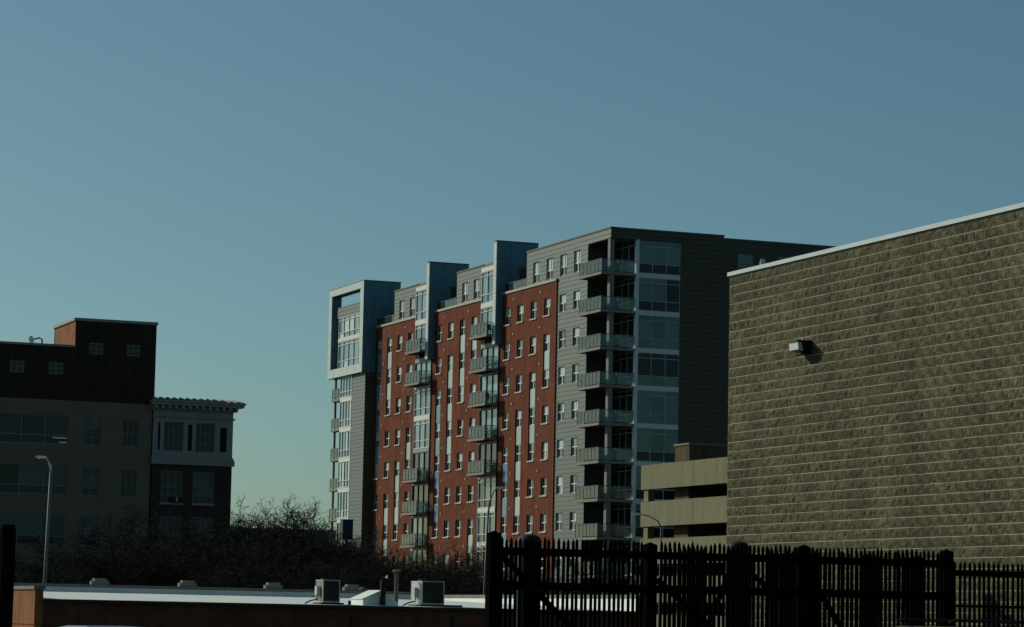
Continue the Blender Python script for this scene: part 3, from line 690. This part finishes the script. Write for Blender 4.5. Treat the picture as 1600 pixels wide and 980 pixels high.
for px in (551, 709):
    c = on_y(px, 960, YB-.1); build(MB().box(c.x-.04, c.x+.04, YB-.1, YB-.01, g0, 1.7), 'downpipe', M_ROOFTRIM, lb)

def rz(y): return 2.02+(y-YB)/(YK-YB)*.35
def condenser(px0, px1, y0, dy, ph, label, light_coil):
    a = on_y(px0, 940, y0); b = on_y(px1, 940, y0); z = rz(y0)+.06
    t = thing('roof_condenser', label, 'air conditioner', ((a.x+b.x)/2, y0+dy/2, z-.06), 'condensers on the white roof')
    build(MB().box(a.x-.08, b.x+.12, y0-.06, y0+dy+.06, z-.06, z), 'base_rail', M_ROOFTRIM, t)
    c = MB(); h = ph
    for (x, y) in ((a.x, y0), (b.x-.03, y0), (a.x, y0+dy-.03), (b.x-.03, y0+dy-.03)): c.box(x, x+.03, y, y+.03, z+.002, z+h)
    c.box(a.x, b.x, y0, y0+dy, z+h+.001, z+h+.03); c.box(a.x+.002, b.x-.002, y0+.002, y0+dy-.002, z+.001, z+.05)
    if not light_coil: c.box(a.x+.0015, a.x+.03, y0+.051, y0+dy-.051, z+.051, z+h)
    build(c, 'casing', M_ACW, t)
    build(MB().box(a.x+.03, b.x-.03, y0+.03, y0+dy-.03, z+.052, z+h-.002), 'coil', M_ACD, t)
    if light_coil: build(MB().box(a.x+.012, a.x+.028, y0+.06, y0+dy-.06, z+.06, z+h-.01), 'coil_guard', mat('tan_coil', (.20, .19, .14), rough=.7), t)
    for q in range(6):
        zz = z+.1+q*(h-.15)/6; build(MB().box(a.x+.051, b.x-.051, y0+.012, y0+.026, zz, zz+.015), 'louvre', M_ACD, t)
    build(MB().tube([((a.x+b.x)/2, y0+dy/2, z+h+.03), ((a.x+b.x)/2, y0+dy/2, z+h+.08)], min(b.x-a.x, dy)*.42, 12), 'fan_guard', M_ACD, t)
    build(MB().box(a.x-.12, a.x-.003, y0+dy*.35, y0+dy*.35+.22, z+h*.35, z+h*.75), 'switch_box', M_ACW, t)
    build(MB().tube([(a.x-.06, y0+dy*.4, z+h*.35), (a.x-.08, y0+dy*.4, z+.1), (a.x-.3, y0+dy*.4, z+.06), (a.x-.5, y0+dy*.4, z-.04)], .025, 6), 'conduit', M_ROOFTRIM, t)
    return t
condenser(504, 531, 87.6, .75, .70, 'smaller rooftop condenser with pale framed tan side, left of the white gabled hood', True)
condenser(659, 694, 87.7, 1.05, .74, 'wider rooftop condenser with plain pale side, right of the white gabled hood', False)
# white gabled hood
yg = 87.5; a = on_y(567, 944, yg); b = on_y(622, 944, yg); zr = rz(yg)
gh_ = thing('gabled_roof_hood', 'white gabled hood on the flat roof between the two condensers', 'roof hood', ((a.x+b.x)/2, yg, zr))
prof = [(a.x, yg, zr), (b.x, yg, zr), (b.x, yg, zr+.1), (a.x+.62, yg, zr+.47), (a.x, yg, zr+.19)]
build(MB().prism(prof, (0, 1.25, 0)), 'hood_body', M_ROOFW, gh_)
build(MB().prism([(a.x-.03, yg-.03, zr+.195), (a.x+.62, yg-.03, zr+.482), (a.x+.62, yg-.03, zr+.502), (a.x-.03, yg-.03, zr+.215)], (0, 1.31, 0)), 'hood_cap', M_ROOFW, gh_)
build(MB().box(a.x-.5, a.x-.42, yg-.05, yg+.02, zr, zr+.14), 'drain_strainer', M_ROOFTRIM, gh_)
# pipes
p = on_y(598, 935, 87.3)
v1 = thing('vent_stack', 'thick dark vent pipe with bent hood in front of the white gabled hood', 'vent pipe', (p.x, 87.3, rz(87.3)))
build(MB().tube([(p.x, 87.3, rz(87.3)), (p.x, 87.3, 2.62), (p.x+.02, 87.3, 2.80), (p.x+.08, 87.3, 2.9)], [.10, .10, .12, .13], 10), 'pipe', M_BRONZE, v1)
build(MB().tube([(p.x+.08, 87.3, 2.9), (p.x+.17, 87.3, 2.86)], [.13, .06], 10), 'bent_hood', M_BRONZE, v1)
p = on_y(619, 930, 88.6); zt = on_y(619, 890, 88.6).z
v2 = thing('capped_flue', 'slim tan flue pipe with a flat round cap on the white roof', 'vent pipe', (p.x, 88.6, rz(88.6)))
build(MB().tube([(p.x, 88.6, rz(88.6)), (p.x, 88.6, zt-.08)], .075, 8), 'pipe', mat('tan_flue', (.12, .10, .07), rough=.6), v2)
build(MB().tube([(p.x, 88.6, zt-.08), (p.x, 88.6, zt-.02), (p.x, 88.6, zt)], [.14, .14, .05], 10), 'cap', M_PARA, v2)
p = on_y(567, 925, 104)
v3 = thing('small_mushroom_vent', 'small brown vent near the back parapet of the white roof', 'vent pipe', (p.x, 104, rz(104)))
build(MB().tube([(p.x, 104, rz(104)), (p.x, 104, 2.68)], .08, 8), 'pipe', MATS['tan_flue'], v3)
build(MB().tube([(p.x, 104, 2.68), (p.x, 104, 2.72), (p.x, 104, 2.8)], [.17, .17, .05], 10), 'cap', MATS['tan_flue'], v3)
sl = thing('pipe_sleeper', 'dark flat conduit lying on the white roof right of the wider condenser', 'conduit', (33.3, 87.2, rz(87.2)))
c0 = on_y(694, 945, 87.3); c1 = on_y(722, 945, 87.3)
build(MB().box(c0.x, c1.x, 87.26, 87.4, rz(87.3)+.01, rz(87.3)+.07), 'conduit_run', M_ROOFTRIM, sl)
build(MB().box(c0.x+.1, c0.x+.2, 87.2, 87.46, rz(87.3), rz(87.3)+.009), 'support', M_PARA, sl)

# ================================================================== SPLIT-FACE BLOCK BUILDING
XW = 27.72; YW1 = 56.5; YW0 = 33.0; CH = .2046; ZC = 9.37
bk = thing('block_building', 'windowless building of olive brown split face concrete blocks', 'building', (XW, YW1, 0))
build(MB().box(XW, XW+14, YW0, YW1, 0, ZC-.02), 'mortar_bed', M_MORTAR, bk)
LBK = CH*2; JT = .019
def block_mesh(seed, L):
    rd = random.Random(seed); nu, nv = 5, 3; mb = MB()
    u = [.002 + (L-.004)*i/nu for i in range(nu+1)]; v = [JT/2 + (CH-JT)*j/nv for j in range(nv+1)]
    tilt = rd.uniform(-.008, .008); vt = rd.uniform(-.006, .006)
    e0, e1 = rd.choice((0, 0, 0, 0, .001, .003, .008)), rd.choice((0, 0, 0, 0, .001, .003, .006))
    def off(i, j):
        if j in (0, nv): return .004+rd.uniform(0, .004)
        if i in (0, nu): return .006+rd.uniform(0, .010)
        return .014+tilt*(i-nu/2)*.6+vt*(j-1.5)*.6+rd.uniform(-.010, .015)
    idx = {}
    for i in range(nu+1):
        for j in range(nv+1):
            idx[i, j] = len(mb.v)
            du = rd.uniform(-.015, .015) if 0 < i < nu else 0; dv = rd.uniform(-.012, .012) if 0 < j < nv else (-e0*rd.uniform(.4, 1) if j == 0 else e1*rd.uniform(.4, 1))
            mb.v.append((-max(.004, off(i, j)), u[i]+du, v[j]+dv))
    for i in range(nu):
        for j in range(nv):
            a, b, c, d = idx[i, j], idx[i+1, j], idx[i+1, j+1], idx[i, j+1]
            if (i+j) % 2: mb.f += [(a, b, c), (a, c, d)]
            else: mb.f += [(a, b, d), (b, c, d)]
    ring = [idx[i, 0] for i in range(nu+1)] + [idx[nu, j] for j in range(1, nv+1)] + [idx[i, nv] for i in range(nu-1, -1, -1)] + [idx[0, j] for j in range(nv-1, 0, -1)]
    back = []
    for k in ring:
        x, y, z = mb.v[k]; back.append(len(mb.v)); mb.v.append((.02, y, z))
    for k in range(len(ring)): mb.f.append((ring[k], back[k], back[(k+1) % len(ring)], ring[(k+1) % len(ring)]))
    return mb
BV = [block_mesh(s, LBK) for s in range(24)]
BH = [block_mesh(100+s, LBK/2) for s in range(6)]
slots = []
row = 0; z = ZC-.03-CH
while z > -CH:
    y = YW1
    if row % 2: slots.append((y-LBK/2, z, 'h')); y -= LBK/2
    while y > YW0: slots.append((y-LBK, z, 'f')); y -= LBK
    z -= CH; row += 1
def vis(s):
    px, py, d = project((XW, s[0]+LBK/2, s[1]+CH/2)); return 1130 < px < 1605 and 300 < py < 855
V = sorted([s for s in slots if vis(s)], key=lambda s: project((XW, s[0], s[1]))[2])[:300]
VS = set(V)
BM = [b.mesh('block', M_BLOCK) for b in BV]; BHM = [b.mesh('block', M_BLOCK) for b in BH]
rest = MB()
for s in slots:
    full = s[2] == 'f'
    if s in VS:
        put('block', random.choice(BM if full else BHM), bk, (XW, s[0], s[1]))
    else:
        b = random.choice(BV if full else BH); i = len(rest.v)
        rest.v += [(XW+x, s[0]+y, s[1]+zz) for x, y, zz in b.v]; rest.f += [tuple(i+k for k in q) for q in b.f]
tag(build(rest, 'far_blocks', M_BLOCK, bk), kind='stuff')
for q in range(8):
    y1 = YW1+.03-3.05*q; build(MB().box(XW-.055, XW+.3, max(YW0, y1-3.05+.006), y1, ZC-.012, ZC+.075), 'metal_cap', M_CAPW, bk)
build(MB().box(XW+.3, XW+14, YW0, YW1, ZC-.015, ZC+.02), 'roof', M_ROOF, bk)
# small rooftop vent peeping over the cap
c = on_x(1190, 411, XW+2.0)
rv = thing('peaked_roof_vent', 'small pale pointed vent peeping over the block wall cap', 'roof vent', (c.x, c.y, ZC+.02))
build(MB().box(c.x-.06, c.x+.06, c.y-.12, c.y+.2, ZC+.02, ZC+.12), 'curb', M_CAPW, rv)
build(MB().prism([(c.x-.06, c.y-.12, ZC+.121), (c.x-.06, c.y+.2, ZC+.121), (c.x-.06, c.y-.06, c.z+.09)], (.12, 0, 0)), 'hood', M_COPING, rv)
# wall-pack lamp
lp = on_x(1262, 540, XW); 
wl = thing('wall_lamp', 'black wall lamp with milky wedge lens on the block wall', 'lamp', (XW, lp.y, lp.z))
y0, y1 = lp.y-.2, lp.y+.2; zt = lp.z+.06; x0 = XW-.34
build(MB().box(XW-.09, XW-.012, y0, y1, zt-.24, zt-.012), 'backplate', M_BRONZE, wl)
build(MB().box(x0-.02, XW-.012, y0-.015, y1+.015, zt-.01, zt+.025), 'hood', M_BRONZE, wl)
build(MB().prism([(x0+.09, y0+.004, zt-.012), (XW-.092, y0+.004, zt-.012), (XW-.092, y0+.004, zt-.235), (x0+.13, y0+.004, zt-.2)], (0, y1-y0-.008, 0)), 'housing', M_BRONZE, wl)
build(MB().prism([(x0, y0, zt-.012), (x0+.088, y0, zt-.012), (x0+.128, y0, zt-.2), (x0+.02, y0, zt-.17)], (0, y1-y0, 0)), 'lens', M_LAMPW, wl)
build(MB().box(x0+.08, XW-.092, y0+.02, y1-.02, zt-.26, zt-.237), 'bottom_bezel', M_BRONZE, wl)
build(MB().tube([(XW-.10, lp.y, zt+.026), (XW-.10, lp.y, zt+.1)], [.04, .035], 8), 'photocell', M_LAMPW, wl)

# ================================================================== FENCES
YF = 43.76
def picket_mesh(wd, h, tip=.06):
    return MB().prism([(-wd/2, 0, 0), (wd/2, 0, 0), (wd/2, 0, h-tip), (0, 0, h), (-wd/2, 0, h-tip)], (0, .022, 0))
PK = [picket_mesh(.047, 3.04+d).mesh('picket', M_FENCE) for d in (-.03, -.015, 0, .012, .02)]
PK2 = [picket_mesh(.046, 2.86+d).mesh('picket', M_FENCE) for d in (-.012, 0, .01)]
def post(parent, x, y, wd, h):
    b = MB(); b.box(x-wd/2, x+wd/2, y-wd/2, y+wd/2, 0, h-.05)
    i = len(b.v); b.v += [(x-wd/2, y-wd/2, h-.05), (x+wd/2, y-wd/2, h-.05), (x+wd/2, y+wd/2, h-.05), (x-wd/2, y+wd/2, h-.05), (x, y, h)]
    b.f += [(i, i+1, i+4), (i+1, i+2, i+4), (i+2, i+3, i+4), (i+3, i, i+4)]
    build(b, 'post', M_FENCE, parent)
def brace(parent, xa, za, xb, zb, y):
    b = MB(); d = Vector((xb-xa, 0, zb-za)).normalized()*.05; n = Vector((-d.z, 0, d.x))
    p, q = Vector((xa, y, za)), Vector((xb, y, zb))
    b.prism([p+n, p-n, q-n, q+n], (0, .04, 0)); build(b, 'brace', M_FENCE, parent)
def fence(name, label, y, x0, x1, posts, pitch, meshes, rails, braces, wd, ph, jit=.006, skip=()):
    t = thing(name, label, 'fence', ((x0+x1)/2, y, 0))
    x = x0
    while x < x1:
        if not any(abs(x-p) < wd/2+.01 for p in posts):
            o = put('picket', random.choice(meshes), t, (x, y-.03, 0)); o.rotation_euler.y = random.uniform(-.004, .004)
        x += pitch+random.uniform(-jit, jit)
    for q, p in enumerate(posts): post(t, p, y+.06, wd, ph[q] if isinstance(ph, tuple) else ph)
    for (za, zb) in rails: build(MB().box(x0-.02, x1+.02, y-.005, y+.035, za, zb), 'rail', M_FENCE, t)
    for bb in braces: brace(t, *bb, y+.04)
    return t
FX = [17.22, on_y(832, 850, YF).x, 20.06, 22.97, 25.80]
fence('picket_fence', 'tall black picket fence with pointed pickets standing before the tan garage and block wall', YF, 17.25, 25.80, FX, .0855, PK,
      [(2.74, 2.87), (2.17, 2.31), (1.2, 1.32), (.35, .48)],
      [(17.35, 2.75, 19.9, .4), (20.2, 2.4, 22.8, .4), (23.05, 2.6, 24.6, .4)], .19, (3.14, 3.02, 3.03, 3.07, 3.07))
BX = [on_y(1048, 850, 46.6).x, on_y(1150, 850, 46.6).x, on_y(1435, 850, 46.6).x]
fence('picket_fence', 'rear black picket fence seen through the gaps of the front one', 46.6, BX[0]-.1, BX[2]+.1, BX[1:], .098, PK,
      [(2.82, 2.93), (2.22, 2.34), (1.2, 1.32), (.35, .48)],
      [(BX[1]-.1, 2.6, BX[0]+.15, .2), (BX[1]+.2, 2.7, BX[2]-.2, .3)], .22, 3.02)
sp = fence('picket_fence', 'shorter evenly spaced black picket fence between the last tall post and the block wall', YF, 25.93, XW-.02, [], .0985, PK2,
      [(2.60, 2.71), (2.05, 2.10), (1.2, 1.32), (.35, .45)], [], .19, 3.0, jit=0)
lpst = thing('gate_post', 'black square post at the left edge of the view', 'post', tuple(on_y(12, 950, YF))[:2]+(0,))
c = on_y(12, 850, YF); hh = on_y(12, 820, YF).z
build(MB().box(c.x-.1, c.x+.1, YF-.1, YF+.1, 0, hh-.05), 'shaft', M_FENCE, lpst)
build(MB().box(c.x-.085, c.x+.085, YF-.085, YF+.085, hh-.048, hh), 'cap', M_FENCE, lpst)
build(MB().box(c.x-1.4, c.x-.1, YF-.02, YF+.03, 1.0, 1.12), 'rail', M_FENCE, lpst)
# domed tanks behind the fence
for (px, lab) in ((827, 'dark blue domed tank rising behind the left end of the picket fence'), (1153, 'dark blue domed tank rising behind the fence at the corner of the block wall')):
    c = on_y(px, 850, 47.6); t = thing('domed_tank', lab, 'tank', (c.x, 47.6, 0), 'domed tanks behind the fence')
    zt = on_y(px, 835 if px < 900 else 846, 47.6).z; b = MB(); b.sm = True
    b.tube([(c.x, 47.6, 0), (c.x, 47.6, zt-.12), (c.x, 47.6, zt-.05), (c.x, 47.6, zt-.01), (c.x, 47.6, zt)], [.22, .22, .19, .12, .03], 16); build(b, 'shell', M_TANK, t)
    build(MB().tube([(c.x, 47.6, 1.9), (c.x, 47.6, 1.94)], .228, 16), 'hoop', M_ROOFTRIM, t)

# ================================================================== STREET LAMPS
def street_lamp(base, top, head, label, rad=.1, m=M_POLE, am=M_GALV):
    t = thing('street_lamp', label, 'street lamp', base, 'street lamps')
    b = MB(); b.sm = True; b.tube([base, top], [rad, rad*.62], 10); build(b, 'pole', m, t)
    top, head = Vector(top), Vector(head); d = head-top; L = Vector((d.x, d.y, 0))
    b = MB(); b.sm = True
    b.tube([top-Vector((0, 0, .05)), top+Vector((0, 0, d.z*.45))+L*.12, top+Vector((0, 0, d.z*.85))+L*.42, top+Vector((0, 0, d.z))+L*.75], [rad*.6, rad*.5, rad*.45, rad*.4], 8); build(b, 'arm', am, t)
    h = MB(); u = L.normalized(); s = Vector((-u.y, u.x, 0)); c = top+Vector((0, 0, d.z))+L*.72-u*.1
    sec = [(0, .05, .035), (.12, .08, .05), (.3, .10, .06), (.42, .08, .035)]
    rings = []
    for (q, wd, th) in sec:
        p = c+u*q; rings.append(len(h.v)); h.v += [tuple(p-s*wd-Vector((0, 0, th))), tuple(p+s*wd-Vector((0, 0, th))), tuple(p+s*wd*.8+Vector((0, 0, th*.8))), tuple(p-s*wd*.8+Vector((0, 0, th*.8)))]
    for k in range(3):
        for q in range(4): h.f.append((rings[k]+q, rings[k]+(q+1) % 4, rings[k+1]+(q+1) % 4, rings[k+1]+q))
    h.f += [(3, 2, 1, 0), tuple(rings[3]+q for q in range(4))]
    ho = build(h, 'luminaire', M_LAMPW, t)
    build(MB().tube([c+u*.28-Vector((0, 0, .055)), c+u*.28-Vector((0, 0, .085))], [.07, .04], 8), 'lens', M_LAMPW, ho)
    return t
D = 112
b_ = at_d(70, 912, D); t_ = at_d(80, 735, D); h_ = at_d(64, 714, D)
dirn = (t_-b_); k = (b_.z-(-2.2))/dirn.z; b0 = b_-dirn*k
street_lamp(tuple(b0), tuple(t_), tuple(h_), 'galvanised street lamp with short bent arm before the brown office block')
D = 128
t_ = at_d(763, 800, D); h_ = at_d(783, 762, D); b_ = at_d(757, 925, D); dirn = t_-b_; k = (b_.z+2.2)/dirn.z
street_lamp(tuple(b_-dirn*k), tuple(t_), tuple(h_), 'slim street lamp curving right in front of the red brick facade', rad=.075, am=M_POLE)
D = 120
t_ = at_d(1033, 822, D); h_ = at_d(986, 803, D); b_ = at_d(1031, 920, D); dirn = t_-b_; k = (b_.z+2.2)/dirn.z
street_lamp(tuple(b_-dirn*k), tuple(t_), tuple(h_), 'dull street lamp with long arm reaching left before the tan garage', rad=.05, am=M_POLE)

# ================================================================== CARS
def car(label, c, rz_, L, Wd, H, paint, suv):
    t = thing('parked_car', label, 'car', (c[0], c[1], c[2])); o = Vector(c)
    ca, sa = math.cos(rz_), math.sin(rz_)
    def P(x, y, z): return (o.x+x*ca-y*sa, o.y+x*sa+y*ca, o.z+z)
    hb = H*.58
    body = [(-L/2, .35), (-L/2+.05, hb-.1), (-L/2+.25, hb), (-L*.1, hb+.03), (L*.22, hb), (L/2-.2, hb-.12), (L/2, hb-.3), (L/2, .35), (L/2-.3, .22), (-L/2+.3, .22)]
    if suv: body[2] = (-L/2+.1, hb+.02)
    def loft(prof, w_in, w_out, zlim):
        m = MB(); m.sm = False; n = len(prof); rings = []
        for (f_, w_) in ((-1, w_in), (-.93, w_out), (.93, w_out), (1, w_in)):
            rings.append(len(m.v))
            for (x, z) in prof:
                ww = w_ if True else w_
                m.v.append(P(x*(.985 if abs(f_) == 1 else 1), (Wd/2)*f_*ww(z), z))
        for k in range(3):
            for q in range(n): m.f.append((rings[k]+q, rings[k]+(q+1) % n, rings[k+1]+(q+1) % n, rings[k+1]+q))
        m.f.append(tuple(rings[0]+q for q in range(n))); m.f.append(tuple(rings[3]+q for q in range(n-1, -1, -1)))
        return m
    one = lambda z: 1.0
    bo = build(loft(body, one, one, 0), 'body', paint, t, c)
    rear = -L/2+.12 if suv else -L*.36
    cab = [(rear, hb), (rear+(.25 if suv else .55), H-.06), (rear+(.5 if suv else .8), H-.005), (L*.0, H), (L*.1, H-.04), (L*.24, hb)]
    tap = lambda z: .93-(z-hb)/(H-hb)*.17
    build(loft(cab, tap, tap, 0), 'cabin', paint, t, c)
    gl = MB()
    for sgn in (-1, 1):
        xs_ = [rear+.35 if suv else rear+.6, -L*.02, L*.0+.05, L*.17]
        for q in (0, 2):
            za, zb = hb+.05, H-.12
            ya, yb = sgn*(Wd/2*tap(za)+.004), sgn*(Wd/2*tap(zb)+.004)
            gl.quad(P(xs_[q], ya, za), P(xs_[q+1], ya, za), P(xs_[q+1]-(.18 if q else 0), yb, zb), P(xs_[q]+(0 if q else .1), yb, zb))
    build(gl, 'side_glass', M_GLASS, t, c)
    ws = MB(); wf = Wd/2*.78
    ws.quad(P(L*.235+.012, -wf, hb+.06), P(L*.235+.012, wf, hb+.06), P(L*.112+.012, wf*.92, H-.07), P(L*.112+.012, -wf*.92, H-.07))
    build(ws, 'windscreen', M_GLASS, t, c)
    for x in (-L*.31, L*.31):
        for sgn in (-1, 1):
            wv = MB(); wv.tube([P(x, sgn*(Wd/2-.2), .34), P(x, sgn*(Wd/2+.01), .34)], .34, 16)
            wo = build(wv, 'wheel', mat('tyre', (.02, .02, .02), rough=.9), t, c)
            build(MB().tube([P(x, sgn*(Wd/2+.011), .34), P(x, sgn*(Wd/2+.02), .34)], .21, 12), 'rim', M_GALV, wo)
    for sgn in (-1, 1):
        build(MB().box(*sorted((P(L/2, 0, 0)[0]-.06, P(L/2, 0, 0)[0]+.01)), *sorted((P(0, sgn*Wd*.34, 0)[1]-.15, P(0, sgn*Wd*.34, 0)[1]+.15)), o.z+hb-.42, o.z+hb-.28), 'headlight', M_LAMPW, t)
        if suv: build(MB().tube([P(-L*.38, sgn*Wd*.36, H+.05), P(-L*.36, sgn*Wd*.36, H+.08), P(L*.03, sgn*Wd*.36, H+.07), P(L*.05, sgn*Wd*.36, H+.02)], .018, 6), 'roof_rail', M_ROOFTRIM, t)
    return t
c = at_d(1600, 985, 38); c.z = 0
car('dark blue sport utility car before the picket fence at lower right', (c.x, c.y-.4, 0), 0, 4.7, 1.9, on_y(1480, 971.5, c.y).z-.06, mat('dark_blue_paint', (.012, .02, .03), rough=.2, coat=.6), True)
c = at_d(205, 985, 44); c.z = 0
car('white saloon car with only its roof showing at lower left', (c.x, c.y, 0), 0, 4.6, 1.8, on_y(200, 978.8, c.y).z, mat('white_paint', (.62, .63, .63), rough=.25, coat=.5), False)

# ================================================================== BARE TREES
def tree_mesh(seed, H=8.0, spread=1.0):
    rd = random.Random(seed); tk = MB(); tw = MB()
    def seg(p, d, L, r, lev):
        n = 3 if lev < 3 else 2
        pts = [p]; rs = [r]
        for k in range(n):
            jit = Vector((rd.gauss(0, 1), rd.gauss(0, 1), rd.gauss(0, .6)))*(.05+.06*lev)
            d = (d+jit+Vector((0, 0, .05 if lev > 0 else .1))).normalized(); p = p+d*(L/n); pts.append(p); rs.append(r*(1-.45*(k+1)/n))
        (tk if lev < 3 else tw).tube(pts, rs, 6 if lev < 2 else (4 if lev < 3 else 3), caps=False)
        if lev >= 6: return
        kids = {0: rd.randint(4, 5), 1: rd.randint(4, 5), 2: 4, 3: 4, 4: 3, 5: 2}[lev]
        for c in range(kids):
            t = .35+.65*(c+rd.random()*.6)/kids if lev else .45+.55*(c+rd.random()*.5)/kids
            t = min(t, 1); q = t*n; i = min(int(q), n-1); pp = pts[i].lerp(pts[i+1], q-i)
            ax = Vector((rd.gauss(0, 1), rd.gauss(0, 1), rd.gauss(0, .35))).normalized()
            nd = (d*rd.uniform(.5, .9)+ax*rd.uniform(.6, 1.0)*spread).normalized()
            seg(pp, nd, L*rd.uniform(.52, .74), max(.0075, rs[i]*rd.uniform(.42, .6)), lev+1)
        if lev < 5: seg(pts[-1], d, L*.62, max(.0075, rs[-1]*.9), lev+1)
    seg(Vector((0, 0, 0)), Vector((0, 0, 1)), H*.36, H*.02, 0)
    zmax = max(v[2] for v in tw.v)
    return tk.mesh('trunk', M_BARK), tw.mesh('crown', M_TWIG), zmax
TV = [tree_mesh(s, 8, sp_) for s, sp_ in ((11, 1.0), (23, 1.15), (37, .95), (52, 1.25), (68, 1.05))]
# picture column, distance, picture row of the top, look
TREES = [(378, 165, 772, 0), (398, 150, 776, 2), (424, 158, 770, 1), (450, 168, 774, 4), (474, 150, 774, 3), (494, 172, 784, 2), (352, 140, 800, 3), (515, 165, 818, 4),
         (98, 150, 812, 1), (172, 138, 792, 2), (228, 152, 774, 3), (292, 142, 796, 0), (38, 142, 826, 0),
         (548, 150, 832, 3), (585, 168, 842, 1), (612, 148, 850, 2), (648, 170, 840, 0), (680, 150, 852, 4), (712, 160, 846, 1), (735, 166, 838, 3), (762, 150, 858, 2),
         (410, 135, 838, 3), (460, 132, 842, 0), (505, 136, 850, 1), (560, 134, 866, 4), (600, 133, 876, 0), (640, 136, 872, 3), (675, 134, 876, 1), (715, 135, 870, 0),
         (800, 150, 862, 1), (850, 160, 870, 2), (905, 150, 872, 3), (380, 131, 846, 2), (530, 131, 866, 2),
         (575, 140, 850, 0), (603, 142, 846, 3), (635, 140, 856, 1), (668, 142, 848, 2), (698, 140, 856, 3), (745, 141, 850, 1)]
near = ['lamp', 'office']
def where(px):
    if px < 240: return 'before the brown office block'
    if px < 362: return 'before the cornice building'
    if px < 512: return 'against the sky gap left of the tower'
    if px < 585: return 'at the foot of the grey tower'
    if px < 765: return 'before the red brick facade'
    return 'behind the picket fence'
from collections import defaultdict
zone = defaultdict(list)
for t in TREES: zone[where(t[0])].append(t)
ORD = ['first', 'second', 'third', 'fourth', 'fifth', 'sixth', 'seventh', 'eighth', 'ninth', 'tenth', 'eleventh', 'twelfth', 'thirteenth', 'fourteenth', 'fifteenth', 'sixteenth', 'seventeenth', 'eighteenth', 'nineteenth', 'twentieth']
for wz, lst in zone.items():
    for i, (px, D, top, v) in enumerate(sorted(lst)):
        tp = at_d(px, top, D); base = (tp.x, tp.y, -2.2); tk, tw, zm = TV[v]; s = (tp.z+2.2)/zm
        t = thing('bare_tree', 'bare winter tree %s, %s from the left there' % (wz, ORD[i]), 'tree', base, 'bare winter trees along the street')
        a = random.uniform(0, 6.28); ww = max(s, .8)*random.uniform(1.0, 1.2)
        put('trunk', tk, t, base, a, (ww, ww, s)); put('crown', tw, t, base, a, (ww, ww, s))
